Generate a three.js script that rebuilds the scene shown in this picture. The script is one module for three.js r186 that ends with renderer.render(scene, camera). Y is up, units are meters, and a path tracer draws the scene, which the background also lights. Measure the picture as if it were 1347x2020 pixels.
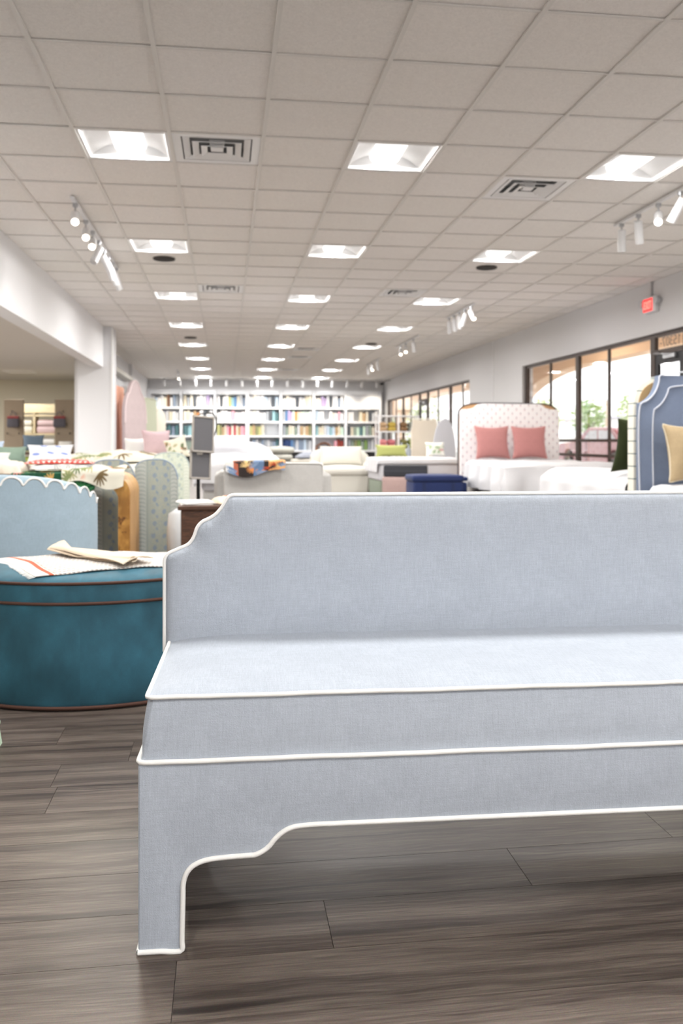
import * as THREE from 'three';
import { RoundedBoxGeometry } from 'three/addons/geometries/RoundedBoxGeometry.js';
import { mergeGeometries, toCreasedNormals } from 'three/addons/utils/BufferGeometryUtils.js';
import { RectAreaLightUniformsLib } from 'three/addons/lights/RectAreaLightUniformsLib.js';
import { FontLoader } from 'three/addons/loaders/FontLoader.js';
import { TextGeometry } from 'three/addons/geometries/TextGeometry.js';

// ------------------------------------------------------------------ camera, sky, exposure
// Room frame: x to the window wall, y up, -z into the shop. "d" below is distance into the shop (z = -d).
const scene = new THREE.Scene();
const camera = new THREE.PerspectiveCamera(2 * Math.atan(1010 / 1700) * 180 / Math.PI, 1347 / 2020, 0.05, 400);
camera.position.set(0, 1, 0);
camera.rotation.y = -Math.atan(229.5 / 1700);
camera.setViewOffset(1347, 2020, 0, 141, 1347, 2020);
camera.focus = 1.85; camera.userData.fStop = 4.6;
const SKY = 1.15;
scene.background = new THREE.Color(1.0, 1.0, 1.0).multiplyScalar(1);
scene.backgroundIntensity = SKY;
const renderer = new THREE.WebGLRenderer();
renderer.toneMapping = THREE.LinearToneMapping;
renderer.toneMappingExposure = 2.08;
renderer.shadowMap.enabled = true;
RectAreaLightUniformsLib.init();
const PANEL = 54;              // radiance of a ceiling panel's lens
const PANEL_COLOR = new THREE.Color(1.0, 0.98, 0.955);

// ------------------------------------------------------------------ helpers
let seed = 7;
const rnd = () => { seed = (seed * 1664525 + 1013904223) >>> 0; return seed / 4294967296; };
const rr = (a, b) => a + (b - a) * rnd();
const pick = (a) => a[Math.floor(rnd() * a.length)];
const hash = (x, y) => { let h = (Math.imul(x | 0, 374761393) + Math.imul(y | 0, 668265263)) | 0; h = Math.imul(h ^ (h >>> 13), 1274126177); return ((h ^ (h >>> 16)) >>> 0) / 4294967296; };
function vnoise(x, y, px = 0, py = 0) {
  const xi = Math.floor(x), yi = Math.floor(y), fx = x - xi, fy = y - yi, sx = fx * fx * (3 - 2 * fx), sy = fy * fy * (3 - 2 * fy);
  const wx = (v) => (px ? ((v % px) + px) % px : v), wy = (v) => (py ? ((v % py) + py) % py : v);
  const a = hash(wx(xi), wy(yi)), b = hash(wx(xi + 1), wy(yi)), c = hash(wx(xi), wy(yi + 1)), d = hash(wx(xi + 1), wy(yi + 1));
  return a + (b - a) * sx + (c - a) * sy + (a - b - c + d) * sx * sy;
}
const fbm = (x, y, o = 4) => { let s = 0, a = 0.5, n = 0; for (let i = 0; i < o; i++) { s += a * vnoise(x, y); n += a; x *= 2.03; y *= 2.03; a *= 0.5; } return s / n; };
const clamp = (x, a = 0, b = 1) => Math.min(b, Math.max(a, x));
const smooth = (a, b, x) => { const t = clamp((x - a) / (b - a)); return t * t * (3 - 2 * t); };
const hex = (h) => [(h >> 16) & 255, (h >> 8) & 255, h & 255];
const mixc = (a, b, t) => [a[0] + (b[0] - a[0]) * t, a[1] + (b[1] - a[1]) * t, a[2] + (b[2] - a[2]) * t];

function dataTex(w, h, fn, srgb = true, repeat = [1, 1]) {
  const a = new Uint8Array(w * h * 4);
  for (let y = 0; y < h; y++) for (let x = 0; x < w; x++) {
    const c = fn(x, y), i = (y * w + x) * 4;
    if (typeof c === 'number') a[i] = a[i + 1] = a[i + 2] = clamp(c, 0, 255); else { a[i] = clamp(c[0], 0, 255); a[i + 1] = clamp(c[1], 0, 255); a[i + 2] = clamp(c[2], 0, 255); }
    a[i + 3] = 255;
  }
  const t = new THREE.DataTexture(a, w, h);
  t.wrapS = t.wrapT = THREE.RepeatWrapping; t.magFilter = THREE.LinearFilter; t.minFilter = THREE.LinearMipmapLinearFilter; t.generateMipmaps = true;
  if (srgb) t.colorSpace = THREE.SRGBColorSpace;
  t.repeat.set(...repeat); t.needsUpdate = true; return t;
}
function canvasTex(w, h, draw, repeat = [1, 1]) {
  const c = document.createElement('canvas'); c.width = w; c.height = h; draw(c.getContext('2d'), w, h);
  const t = new THREE.CanvasTexture(c); t.wrapS = t.wrapT = THREE.RepeatWrapping; t.colorSpace = THREE.SRGBColorSpace; t.repeat.set(...repeat); return t;
}
const mat = (color, roughness = 0.7, o = {}) => new THREE.MeshStandardMaterial({ color, roughness, ...o });

const names = {};
function numbered(n) { const k = names[n] = (names[n] ?? -1) + 1; return k ? n + '_' + String(k).padStart(3, '0') : n; }
function tag(o, label, category, group) { o.userData.label = label; o.userData.category = category; if (group) o.userData.group = group; return o; }
function part(name, geo, m, parent) { const o = new THREE.Mesh(geo, m); o.name = name; parent.add(o); return o; }
function single(name, geo, m, label, category, group) { const o = new THREE.Mesh(geo, m); o.name = numbered(name); scene.add(o); return tag(o, label, category, group); }
function thing(name, label, category, [x, y, d] = [0, 0, 0], turn = 0, group) {
  const g = new THREE.Group(); g.name = numbered(name); g.position.set(x, y, -d); g.rotation.y = turn; scene.add(g); return tag(g, label, category, group);
}
function struct(name, geo, m) { const o = geo ? new THREE.Mesh(geo, m) : new THREE.Group(); o.name = name; o.userData.kind = 'structure'; scene.add(o); return o; }
const ORD = ['first', 'second', 'third', 'fourth', 'fifth', 'sixth', 'seventh', 'eighth', 'ninth', 'tenth', 'eleventh', 'twelfth', 'thirteenth', 'fourteenth'];

// box from x0..x1, y0..y1 and distances d0..d1
function bx(x0, x1, y0, y1, d0, d1) { const g = new THREE.BoxGeometry(x1 - x0, y1 - y0, Math.abs(d1 - d0)); g.translate((x0 + x1) / 2, (y0 + y1) / 2, -(d0 + d1) / 2); return g; }
function rb(w, h, dd, r = 0.01, s = 2, x = 0, y = 0, z = 0) { const g = new RoundedBoxGeometry(w, h, dd, s, Math.min(r, w / 2.01, h / 2.01, dd / 2.01)); g.translate(x, y, z); return g; }
function merge(list) {
  const l = list.map((g) => { const n = g.index ? g.toNonIndexed() : g; for (const k of Object.keys(n.attributes)) if (!['position', 'normal', 'uv'].includes(k)) n.deleteAttribute(k); n.clearGroups?.(); return n; });
  return mergeGeometries(l);
}
function uvBox(geo) {     // uv in metres by the main direction of each face
  const g = geo.index ? geo.toNonIndexed() : geo; const p = g.attributes.position, uv = new Float32Array(p.count * 2);
  const a = new THREE.Vector3(), b = new THREE.Vector3(), c = new THREE.Vector3();
  for (let i = 0; i < p.count; i += 3) {
    a.fromBufferAttribute(p, i); b.fromBufferAttribute(p, i + 1).sub(a); c.fromBufferAttribute(p, i + 2).sub(a); b.cross(c);
    const x = Math.abs(b.x), y = Math.abs(b.y), z = Math.abs(b.z);
    for (let k = 0; k < 3; k++) {
      a.fromBufferAttribute(p, i + k);
      const [u, v] = y > x && y > z ? [a.x, -a.z] : x > z ? [a.z, a.y] : [a.x, a.y];
      uv[(i + k) * 2] = u; uv[(i + k) * 2 + 1] = v;
    }
  }
  g.setAttribute('uv', new THREE.BufferAttribute(uv, 2)); return g;
}
function fromGrid(pts, nu, nv, closedU = false) {   // pts[v][u]
  const pos = [], idx = []; for (const row of pts) for (const p of row) pos.push(p[0], p[1], p[2]);
  const w = pts[0].length;
  for (let v = 0; v < pts.length - 1; v++) for (let u = 0; u < (closedU ? w : w - 1); u++) {
    const a = v * w + u, b = v * w + (u + 1) % w, c = a + w, e = b + w; idx.push(a, b, e, a, e, c);
  }
  const g = new THREE.BufferGeometry(); g.setAttribute('position', new THREE.Float32BufferAttribute(pos, 3)); g.setIndex(idx); return g;
}
function loft(rings, caps = true, crease = 0.6) {   // closed rings from bottom to top, each counter-clockwise seen from above
  const g = fromGrid(rings, 0, 0, true), pos = Array.from(g.attributes.position.array), idx = Array.from(g.index.array), w = rings[0].length;
  if (caps) for (const [r, k, flip] of [[rings[0], 0, true], [rings[rings.length - 1], (rings.length - 1) * w, false]]) {
    const c = [0, 0, 0]; r.forEach((p) => { c[0] += p[0] / w; c[1] += p[1] / w; c[2] += p[2] / w; });
    const ci = pos.length / 3; pos.push(...c);
    for (let u = 0; u < w; u++) { const a = k + u, b = k + (u + 1) % w; flip ? idx.push(ci, b, a) : idx.push(ci, a, b); }
  }
  const o = new THREE.BufferGeometry(); o.setAttribute('position', new THREE.Float32BufferAttribute(pos, 3)); o.setIndex(idx);
  return uvBox(toCreasedNormals(o.toNonIndexed(), crease));
}
function rrect(x0, x1, z0, z1, r, y, n = 5) {        // rounded rectangle ring, counter-clockwise seen from above (x right, z towards the viewer)
  const o = []; r = Math.max(0.0005, Math.min(r, (x1 - x0) / 2.02, (z1 - z0) / 2.02));
  for (const [cx, cz, a0] of [[x1 - r, z1 - r, 0], [x1 - r, z0 + r, 1], [x0 + r, z0 + r, 2], [x0 + r, z1 - r, 3]])
    for (let i = 0; i <= n; i++) { const q = Math.PI / 2 - (a0 + i / n) * Math.PI / 2; o.push([cx + r * Math.cos(q), y, cz + r * Math.sin(q)]); }
  return o;
}
function ering(a, b, y, n = 56) { const o = []; for (let i = 0; i < n; i++) { const t = -i / n * 2 * Math.PI; o.push([a * Math.cos(t), y, b * Math.sin(t)]); } return o; }
// an upholstered block: plan rectangle, rounded edges of radius e, corner radius r, bulging sides and a domed top
function soft(x0, x1, y0, y1, z0, z1, { r = 0.03, e = 0.02, bulge = 0.004, dome = 0.015, steps = 4, n = 5 } = {}) {
  const R = []; const q = (inset, y) => R.push(rrect(x0 + inset, x1 - inset, z0 + inset, z1 - inset, Math.max(0.002, r - inset), y, n));
  for (let i = 0; i <= steps; i++) { const a = i / steps * Math.PI / 2; q(e * (1 - Math.sin(a)), y0 + e * (1 - Math.cos(a))); }
  for (let i = 1; i < 5; i++) { const t = i / 5; q(-bulge * Math.sin(Math.PI * t), y0 + e + (y1 - y0 - 2 * e) * t); }
  for (let i = 0; i <= steps; i++) { const a = i / steps * Math.PI / 2; q(e * (1 - Math.cos(a)), y1 - e + e * Math.sin(a)); }
  const m = Math.min(x1 - x0, z1 - z0) / 2;
  for (let i = 1; i <= 6; i++) { const t = i / 6 * 0.96; q(e + (m - e) * t, y1 + dome * Math.sin(t * Math.PI / 2)); }
  return loft(R, true, 0.9);
}
function tube(points, r, closed = false, seg = 0, sides = 6) {
  const c = new THREE.CatmullRomCurve3(points.map((p) => new THREE.Vector3(...p)), closed, 'centripetal');
  return new THREE.TubeGeometry(c, seg || points.length * 4, r, sides, closed);
}
function cyl(r0, r1, h, x, y, z, n = 20) { const g = new THREE.CylinderGeometry(r1, r0, h, n); g.translate(x, y + h / 2, z); return g; }
// cloth: fn(u,v) -> [x,y,z]; a closed shell of the given thickness
function sheet(fn, nu, nv, th = 0.004) {
  const P = []; for (let j = 0; j <= nv; j++) { const row = []; for (let i = 0; i <= nu; i++) row.push(fn(i / nu, j / nv)); P.push(row); }
  const top = fromGrid(P); top.computeVertexNormals(); const N = top.attributes.normal, w = nu + 1, pos = Array.from(top.attributes.position.array), idx = Array.from(top.index.array), n0 = pos.length / 3;
  const low = []; for (let i = 0; i < n0; i++) low.push(pos[3 * i] - N.getX(i) * th, pos[3 * i + 1] - N.getY(i) * th, pos[3 * i + 2] - N.getZ(i) * th);
  const all = pos.concat(low), id = idx.slice(); for (let i = 0; i < idx.length; i += 3) id.push(idx[i] + n0, idx[i + 2] + n0, idx[i + 1] + n0);
  const edge = []; for (let i = 0; i < w; i++) edge.push(i); for (let j = 1; j <= nv; j++) edge.push(j * w + nu); for (let i = nu - 1; i >= 0; i--) edge.push(nv * w + i); for (let j = nv - 1; j > 0; j--) edge.push(j * w);
  for (let k = 0; k < edge.length; k++) { const a = edge[k], b = edge[(k + 1) % edge.length]; id.push(a, a + n0, b + n0, a, b + n0, b); }
  const g = new THREE.BufferGeometry(); g.setAttribute('position', new THREE.Float32BufferAttribute(all, 3)); g.setIndex(id);
  const uv = new Float32Array(all.length / 3 * 2); for (let s = 0; s < 2; s++) for (let j = 0; j <= nv; j++) for (let i = 0; i <= nu; i++) { const k = s * n0 + j * w + i; uv[2 * k] = i / nu; uv[2 * k + 1] = 1 - j / nv; }
  g.setAttribute('uv', new THREE.BufferAttribute(uv, 2)); return toCreasedNormals(g, 1.0);
}
// throw pillow facing +z, standing on y = 0
function pillowGeo(w, h, t, pinch = 0.1) {
  const n = 18, P = [], Q = [];
  const f = (a, b, s) => {
    const ex = 1 - pinch * (1 - b * b) * Math.abs(a) ** 3 * 0 - pinch * 0.5 * (1 - Math.abs(b) ** 2) * a * a, ey = 1 - pinch * 0.5 * (1 - Math.abs(a) ** 2) * b * b;
    const k = Math.pow(Math.max(0, (1 - a * a) * (1 - b * b)), 0.42);
    return [a * w / 2 * ex, h / 2 + b * h / 2 * ey, s * t / 2 * k];
  };
  for (let j = 0; j <= n; j++) { const A = [], B = []; for (let i = 0; i <= n; i++) { const a = Math.sin((i / n - 0.5) * Math.PI), b = Math.sin((j / n - 0.5) * Math.PI); A.push(f(a, b, 1)); B.push(f(-a, b, -1)); } P.push(A); Q.push(B); }
  const g1 = fromGrid(P), g2 = fromGrid(Q);
  for (const g of [g1, g2]) { g.computeVertexNormals(); const uv = []; for (let i = 0; i < g.attributes.position.count; i++) uv.push(g.attributes.position.getX(i) / w + 0.5, g.attributes.position.getY(i) / h); g.setAttribute('uv', new THREE.Float32BufferAttribute(uv, 2)); }
  return merge([g1, g2]);
}
function pillowEdge(w, h, r, pinch = 0.1) {
  const P = [], n = 10; const c = [[-1, -1], [1, -1], [1, 1], [-1, 1]];
  for (let k = 0; k < 4; k++) for (let i = 0; i < n; i++) { const t = i / n, a = c[k][0] + (c[(k + 1) % 4][0] - c[k][0]) * t, b = c[k][1] + (c[(k + 1) % 4][1] - c[k][1]) * t; P.push([a * w / 2 * (1 - pinch * 0.5 * (1 - b * b) * a * a), h / 2 + b * h / 2 * (1 - pinch * 0.5 * (1 - a * a) * b * b), 0]); }
  return tube(P, r, true, 80, 5);
}
function pillow(name, label, w, h, t, m, [x, y, d], turn = 0, lean = -0.2, edge, group, roll = 0) {
  const o = thing(name, label, 'pillow', [x, y, d], turn, group); o.rotation.order = 'YXZ'; o.rotation.x = lean; o.rotation.z = roll;
  part('cover', pillowGeo(w, h, t, 0.24), m, o); if (edge) part('piping', pillowEdge(w, h, 0.006, 0.24), edge, o); return o;
}
function panel(shape, thick, bevel = 0.012, curve = 10) {    // upright board from an outline in x,y; front face at z = 0 .. back at -thick
  const b = Math.min(bevel, thick / 2.2);
  const g = new THREE.ExtrudeGeometry(shape, { depth: thick - 2 * b, bevelEnabled: bevel > 0, bevelThickness: b, bevelSize: b, bevelOffset: -b, bevelSegments: 4, curveSegments: curve });
  g.translate(0, 0, -thick + b); return uvBox(toCreasedNormals(g.toNonIndexed ? (g.index ? g.toNonIndexed() : g) : g, 0.3));
}
function shapeOf(pts) { const s = new THREE.Shape(); s.moveTo(...pts[0]); for (const p of pts.slice(1)) p.length === 2 ? s.lineTo(...p) : p.length === 4 ? s.quadraticCurveTo(...p) : s.bezierCurveTo(...p); return s; }

// ------------------------------------------------------------------ shared textures and materials
const weave = dataTex(512, 512, (x, y) => {            // plain-woven linen: 512 px = 0.4 m
  const wy = vnoise(x * 0.9, Math.floor(y / 2) * 7.3 + 0.5), wx = vnoise(Math.floor(x / 2) * 5.1 + 0.5, y * 0.9);
  const slubH = vnoise(x * 0.03, Math.floor(y / 2) * 3.7), slubV = vnoise(Math.floor(x / 2) * 3.1, y * 0.03), cell = ((x >> 1) + (y >> 1)) & 1;
  return 226 + 13 * (wx - 0.5) + 13 * (wy - 0.5) + 11 * (slubH - 0.5) + 14 * (slubV - 0.5) + 3 * cell + 10 * (fbm(x / 90, y / 90, 3) - 0.5) + 10 * (rnd() - 0.5);
}, true, [3.6, 3.6]);
const weaveBump = dataTex(256, 256, (x, y) => 128 + 60 * ((((x >> 1) + (y >> 1)) & 1) ? 1 : -1) * 0.4 + 90 * (vnoise(x * 0.5, (y >> 1) * 9.7) - 0.5) + 90 * (vnoise((x >> 1) * 7.1, y * 0.5) - 0.5), false, [5, 5]);
const velvetTex = dataTex(512, 512, (x, y) => 190 + 90 * (fbm(x / 70, y / 110, 5) - 0.5) + 16 * (rnd() - 0.5), true, [1.6, 1.6]);
const plaster = dataTex(256, 256, (x, y) => 128 + 50 * (vnoise(x / 3, y / 3, 85, 85) - 0.5) + 40 * (rnd() - 0.5), false, [1.2, 1.2]);
const linen = (c, o = {}) => new THREE.MeshPhysicalMaterial({ color: c, roughness: 0.9, map: weave, bumpMap: weaveBump, bumpScale: 0.0006, sheen: 0.25, sheenRoughness: 0.6, sheenColor: new THREE.Color(1, 1, 1), ...o });
const cotton = (c, o = {}) => mat(c, 0.92, { bumpMap: weaveBump, bumpScale: 0.0003, ...o });
const paint = (c) => mat(c, 0.75, { bumpMap: plaster, bumpScale: 0.0004 });

const M = {
  sofa: linen(0xbcc4cf), piping: cotton(0xf6f5f1), wall: paint(0xd8d8da), wallWhite: paint(0xeaeaec), beigeWall: paint(0xd6cfbd), white: mat(0xf2f2f0, 0.5), trim: mat(0xe8e8e6, 0.45),
  bronze: mat(0x3a2c24, 0.4, { metalness: 0.35 }), black: mat(0x121214, 0.5), blackMetal: mat(0x17171a, 0.38, { metalness: 0.6 }), steel: mat(0xb9bcc0, 0.35, { metalness: 0.9 }),
  grid: mat(0xe4e2de, 0.5), bedding: cotton(0xdadadd), bedding2: cotton(0xd4d4d9), greyFabric: linen(0xd2d0cc), cream: linen(0xeee9dc), darkWood: null,
  glass: new THREE.MeshPhysicalMaterial({ color: 0xffffff, roughness: 0.0, transmission: 1, thickness: 0, ior: 1.45 }),
};
const woodTex = (a, b, c, sx, sy, knots) => dataTex(512, 512, (x, y) => {
  const w = fbm(x / 60, y / 60, 3) * 30, g = fbm((x + w) / sx, (y + w * 0.4) / sy, 5), k = knots ? smooth(0.66, 0.8, fbm(x / 26 + 40, y / 26, 4)) : 0;
  return mixc(mixc(hex(a), hex(b), smooth(0.25, 0.75, g)), hex(c), k).map((v) => v + 8 * (rnd() - 0.5));
});
M.darkWood = mat(0xffffff, 0.5, { map: woodTex(0x3a2418, 0x6a4630, 0x20130c, 40, 5, false) });
M.burl = mat(0xffffff, 0.42, { map: woodTex(0x9a6a2c, 0xc8954a, 0x5a3412, 24, 40, true) });
M.ash = mat(0xffffff, 0.5, { map: woodTex(0xb98a52, 0xd3a871, 0xa67a44, 6, 80, false) });
M.paleWood = mat(0xffffff, 0.6, { map: woodTex(0xe2cfa4, 0xeedfbc, 0xd0b98a, 60, 6, false) });

// ------------------------------------------------------------------ room shell
const XR = 5.35, XL = -2.12, XW = -2.5, DB = 28.9, DN = -3.465, HC = 3.0, LROOM = 2.5;
const plankColors = [[0x574d47, 0x8c8177, 0x3a3330], [0x544b45, 0x887d73, 0x38312e], [0x5a504a, 0x8f847a, 0x3c3532], [0x564c46, 0x8a7f75, 0x39322f], [0x594f48, 0x8d8278, 0x3b3431]];
const plankTex = plankColors.map(([a, b, c], k) => dataTex(1024, 160, (x, y) => {
  const u = x / 1024 * 1.22, v = y / 160 * 0.178, wob = (fbm(u * 3 + k * 17, v * 5 + k * 3, 3) - 0.5) * 0.05;
  const band = fbm(u * 0.8 + k * 31, (v + wob) * 30 + k * 7, 4), fine = fbm(u * 14 + k * 5, (v + wob * 0.4) * 420, 3), cath = Math.abs(Math.sin((v * 130 + fbm(u * 5 + k * 9, v * 14, 2) * 7 + u * 1.5) * 1.7));
  const cm = smooth(0.52, 0.7, fbm(u * 1.6 + k * 13, v * 9 + k, 2));
  let t = smooth(0.28, 0.72, band) * 0.55 + (fine - 0.5) * 1.15 + 0.18 - 0.28 * cm * (1 - cath);
  const dark = smooth(0.6, 0.78, fbm(u * 1.3 + 50 + k * 11, (v + wob) * 34, 3));
  return mixc(mixc(hex(a), hex(b), clamp(t)), hex(c), 0.75 * dark).map((q) => q + 16 * (rnd() - 0.5));
}));
const plankBump = dataTex(512, 128, (x, y) => 128 + 110 * (fbm(x / 50, y / 1.4, 3) - 0.5), false);
const plankMats = plankTex.map((t) => new THREE.MeshPhysicalMaterial({ color: 0xcdcbcb, roughness: 0.4, specularIntensity: 0.4, map: t, bumpMap: plankBump, bumpScale: 0.0003 }));
const PD0 = 0.616, PD1 = 4.888, PX0 = -3.0, PX1 = 3.2, PW = 0.178;
const floor = struct('floor', uvBox(merge([bx(PX0, PX1, -0.2, -0.004, PD0, PD1), bx(-9, PX0, -0.2, 0, DN, DB), bx(PX1, XR, -0.2, 0, DN, DB), bx(PX0, PX1, -0.2, 0, DN, PD0), bx(PX0, PX1, -0.2, 0, PD1, DB)])),
  mat(0xffffff, 0.4, { map: (() => { const t = plankTex[0].clone(); t.repeat.set(0.82, 5.6); t.needsUpdate = true; return t; })() }));
{
  const joints = { 0: 0.212, 1: 0.684, 2: 1.118, 5: -0.5, 6: -0.3 }; joints[-1] = -0.092;
  const L = 1.22, gap = 0.0014, cache = {};
  const geoFor = (len) => { const k = len.toFixed(3); return cache[k] ??= (() => { const g = new THREE.BoxGeometry(len - gap, 0.004, PW - gap); const uv = g.attributes.uv, nr = g.attributes.normal; for (let i = 0; i < uv.count; i++) uv.setX(i, uv.getX(i) * len / L); return g; })(); };
  for (let k = -6; k < 18; k++) {
    const d0 = 1.684 + PW * k, j = joints[k] ?? rr(0, L); let x = j - Math.ceil((j - PX0) / L) * L;
    for (; x < PX1 - 0.01; x += L) {
      const a = Math.max(x, PX0), b = Math.min(x + L, PX1); if (b - a < 0.05) continue;
      const o = part('plank', geoFor(b - a), pick(plankMats), floor); o.position.set((a + b) / 2, -0.002, -(d0 + PW / 2)); if (rnd() < 0.5) o.rotation.y = Math.PI;
    }
  }
}
// walls
struct('wall_back', bx(-9, XR + 0.2, 0, 3.2, DB, DB + 0.2), M.wallWhite);
struct('wall_near', bx(-9, XR + 0.2, 0, 3.2, DN - 0.2, DN), M.wallWhite);
struct('wall_left', merge([bx(XW - 0.2, XW, 0, HC + 0.15, 16.1, DB), bx(XW - 0.2, XW + 0.09, 0, HC + 0.15, 23.1, 23.35)]), M.wall);
struct('wall_bulkhead', bx(XL - 0.2, XL, 2.29, HC + 0.15, DN, 15.55), M.wallWhite);
struct('wall_column', uvBox(bx(-2.56, -1.965, 0, HC, 15.55, 16.1)), M.wall);
struct('trim_1', bx(-1.985, -1.955, 0, HC, 15.54, 15.57), M.trim);
struct('wall_showroom_back', bx(-9, -2.56, 0, LROOM, 22.2, 22.35), M.beigeWall);
struct('wall_showroom_left', bx(-9.2, -9, 0, 3.2, DN, DB), M.beigeWall);
struct('ceiling_showroom', bx(-9, XL - 0.2, LROOM, LROOM + 0.1, DN, 22.35), mat(0xd9d6d0, 0.9));
// window wall with its two storefront openings
const WT = 2.35, WS = 0.12, W1 = [-3.3, 15.08], W2 = [18.5, 28.4];
struct('wall_right', uvBox(merge([bx(XR, XR + 0.2, WT, 3.2, DN, DB), bx(XR, XR + 0.2, 0, WT, DN, W1[0]), bx(XR, XR + 0.2, 0, WT, W1[1], W2[0]), bx(XR, XR + 0.2, 0, WT, W2[1], DB), bx(XR, XR + 0.2, 0, WS, W1[0], 9.58), bx(XR, XR + 0.2, 0, WS, 10.36, W1[1]), bx(XR, XR + 0.2, 0, WS, W2[0], 22.72), bx(XR, XR + 0.2, 0, WS, 23.71, W2[1])])), M.wall);
struct('trim_2', bx(XR - 0.012, XR, 0, HC, 16.77, 16.8), M.wallWhite);
struct('baseboard_right', bx(XR - 0.015, XR, 0, 0.1, W1[1], W2[0]), M.trim);
struct('baseboard_left', bx(XW, XW + 0.015, 0, 0.1, 16.1, 23.1), M.trim);

function storefront(n, d0, d1, bars, door, rails) {
  const w = struct('window_' + n); const f = 0.05, xa = XR + 0.05, xb = XR + 0.1;
  part('header', bx(xa, xb, WT - f, WT, d0, d1), M.bronze, w);
  for (const [a, b] of door ? [[d0, door[0]], [door[1], d1]] : [[d0, d1]]) part('sill', bx(xa, xb, WS, WS + f, a, b), M.bronze, w);
  const all = [d0, ...bars.map((b) => b[0]), d1];
  for (const [d, wd] of [[d0 + 0.04, 0.08], ...bars, [d1 - 0.06, 0.12]]) part('mullion', bx(wd < 0.07 ? xa + 0.01 : xa, wd < 0.07 ? xb - 0.01 : xb, (door && (Math.abs(d - door[0]) < 0.1 || Math.abs(d - door[1]) < 0.1)) ? 0 : WS + f, WT - f, d - wd / 2, d + wd / 2), M.bronze, w);
  for (let i = 0; i < all.length - 1; i++) {
    const isDoor = door && all[i] >= door[0] - 0.1 && all[i + 1] <= door[1] + 0.1;
    part('pane', bx(xa + 0.022, xa + 0.028, isDoor ? 2.14 : WS + f, WT - f, all[i] + 0.03, all[i + 1] - 0.03), M.glass, w);
    if (rails && !isDoor) for (const h of rails) part('rail', bx(xa + 0.005, xb - 0.005, h - 0.022, h + 0.022, all[i] + 0.03, all[i + 1] - 0.03), M.bronze, w);
  }
  if (door) {
    const g = struct('door_' + n); const [a, b] = door, dm = M.blackMetal;
    part('transom_bar', bx(xa, xb, 2.08, 2.14, a + 0.05, b - 0.05), M.bronze, g);
    part('top_rail', bx(xa + 0.006, xb - 0.006, 1.96, 2.075, a + 0.05, b - 0.05), dm, g);
    part('bottom_rail', bx(xa + 0.006, xb - 0.006, 0.01, 0.26, a + 0.05, b - 0.05), dm, g);
    for (const s of [a + 0.05, b - 0.13]) part('stile', bx(xa + 0.006, xb - 0.006, 0.26, 1.96, s, s + 0.08), dm, g);
    part('pane', bx(xa + 0.022, xa + 0.028, 0.26, 1.96, a + 0.13, b - 0.13), M.glass, g);
    part('push_bar', merge([rb(0.03, 0.04, b - a - 0.2, 0.012, 2, xa - 0.05, 1.0, -(a + b) / 2)]), M.steel, g);
    part('closer_body', merge([rb(0.06, 0.06, 0.28, 0.012, 2, xa, 2.04, -(a + 0.34))]), M.steel, g);
    const arm = tube([[xa, 2.06, -(a + 0.3)], [xa - 0.12, 2.08, -(a + 0.5)], [xa + 0.02, 2.11, -(b - 0.12)]], 0.01, false, 12); part('closer_arm', arm, M.steel, g);
  }
  return w;
}
const win1 = storefront(1, W1[0], W1[1], [[-2, 0.05], [-0.4, 0.12], [1.2, 0.05], [2.8, 0.05], [4.4, 0.12], [6.0, 0.05], [7.6, 0.05], [9.58, 0.08], [10.36, 0.12], [11.66, 0.05], [12.74, 0.12], [13.88, 0.05]], [9.58, 10.36], [1.0, 0.777]);
storefront(2, W2[0], W2[1], [[19.28, 0.05], [20.37, 0.12], [21.59, 0.05], [22.72, 0.1], [23.71, 0.1], [24.86, 0.05], [25.97, 0.12], [27.09, 0.05]], [22.72, 23.71]);
const font = await new FontLoader().loadAsync('fonts/droid/droid_sans_regular.typeface.json');
const fontBold = await new FontLoader().loadAsync('fonts/droid/droid_sans_bold.typeface.json');
{
  const g = new TextGeometry('15307-', { font, size: 0.115, depth: 0.002, curveSegments: 4 });
  g.computeBoundingBox(); const w = g.boundingBox.max.x; g.scale(0.5 / w, 1, 1);
  const o = part('street_number', g, mat(0x4a3828, 0.6), win1); o.rotation.y = Math.PI / 2; o.position.set(XR + 0.0785, 2.175, -9.72); o.userData.label = 'dark street number on the door transom, read from outside';
}
// ------------------------------------------------------------------ ceiling: grid, tiles, fixtures
const GX0 = 0.25, GD0 = 4.465, S = 0.61;
const tileTex = dataTex(256, 256, (x, y) => 243 + 12 * (fbm(x / 5, y / 5, 3) - 0.5) - (rnd() < 0.05 ? 26 * rnd() : 0) + 10 * (rnd() - 0.5));
const tileBump = dataTex(256, 256, (x, y) => 150 + 70 * (fbm(x / 4, y / 4, 3) - 0.5) - (rnd() < 0.09 ? 90 * rnd() : 0), false);
const tileMats = [0xfdfaf6, 0xfbf8f4, 0xfefbf8].map((c) => mat(c, 0.95, { map: tileTex, bumpMap: tileBump, bumpScale: 0.0012 }));
const ceiling = struct('ceiling', bx(XW, XR, HC + 0.16, HC + 0.22, DN, DB), M.white);
const key = (i, k) => i + '_' + k; const taken = new Set();
const cellX = (i) => GX0 + S * (i + 0.5), cellD = (k) => GD0 + S * (k + 0.5);
const lightCols = [-2, 1, 4], lightRows = []; for (let n = -3; n < 8; n++) lightRows.push(2 + 5 * n);
const vents = [[-1, 2, 'left of the nearest square ceiling light, closest of all'], [3, 3, 'between the middle and window-side lights, closest to the camera'], [-1, 11, 'further back between the first two light rows'], [3, 11, 'further back beside the window-side lights'], [2, 23, 'far back right of the middle lights'], [2, 26, 'far back right of the middle lights, one further on'], [2, 32, 'farthest back, near the sample shelves']];
for (const i of lightCols) for (const k of lightRows) taken.add(key(i, k));
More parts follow.
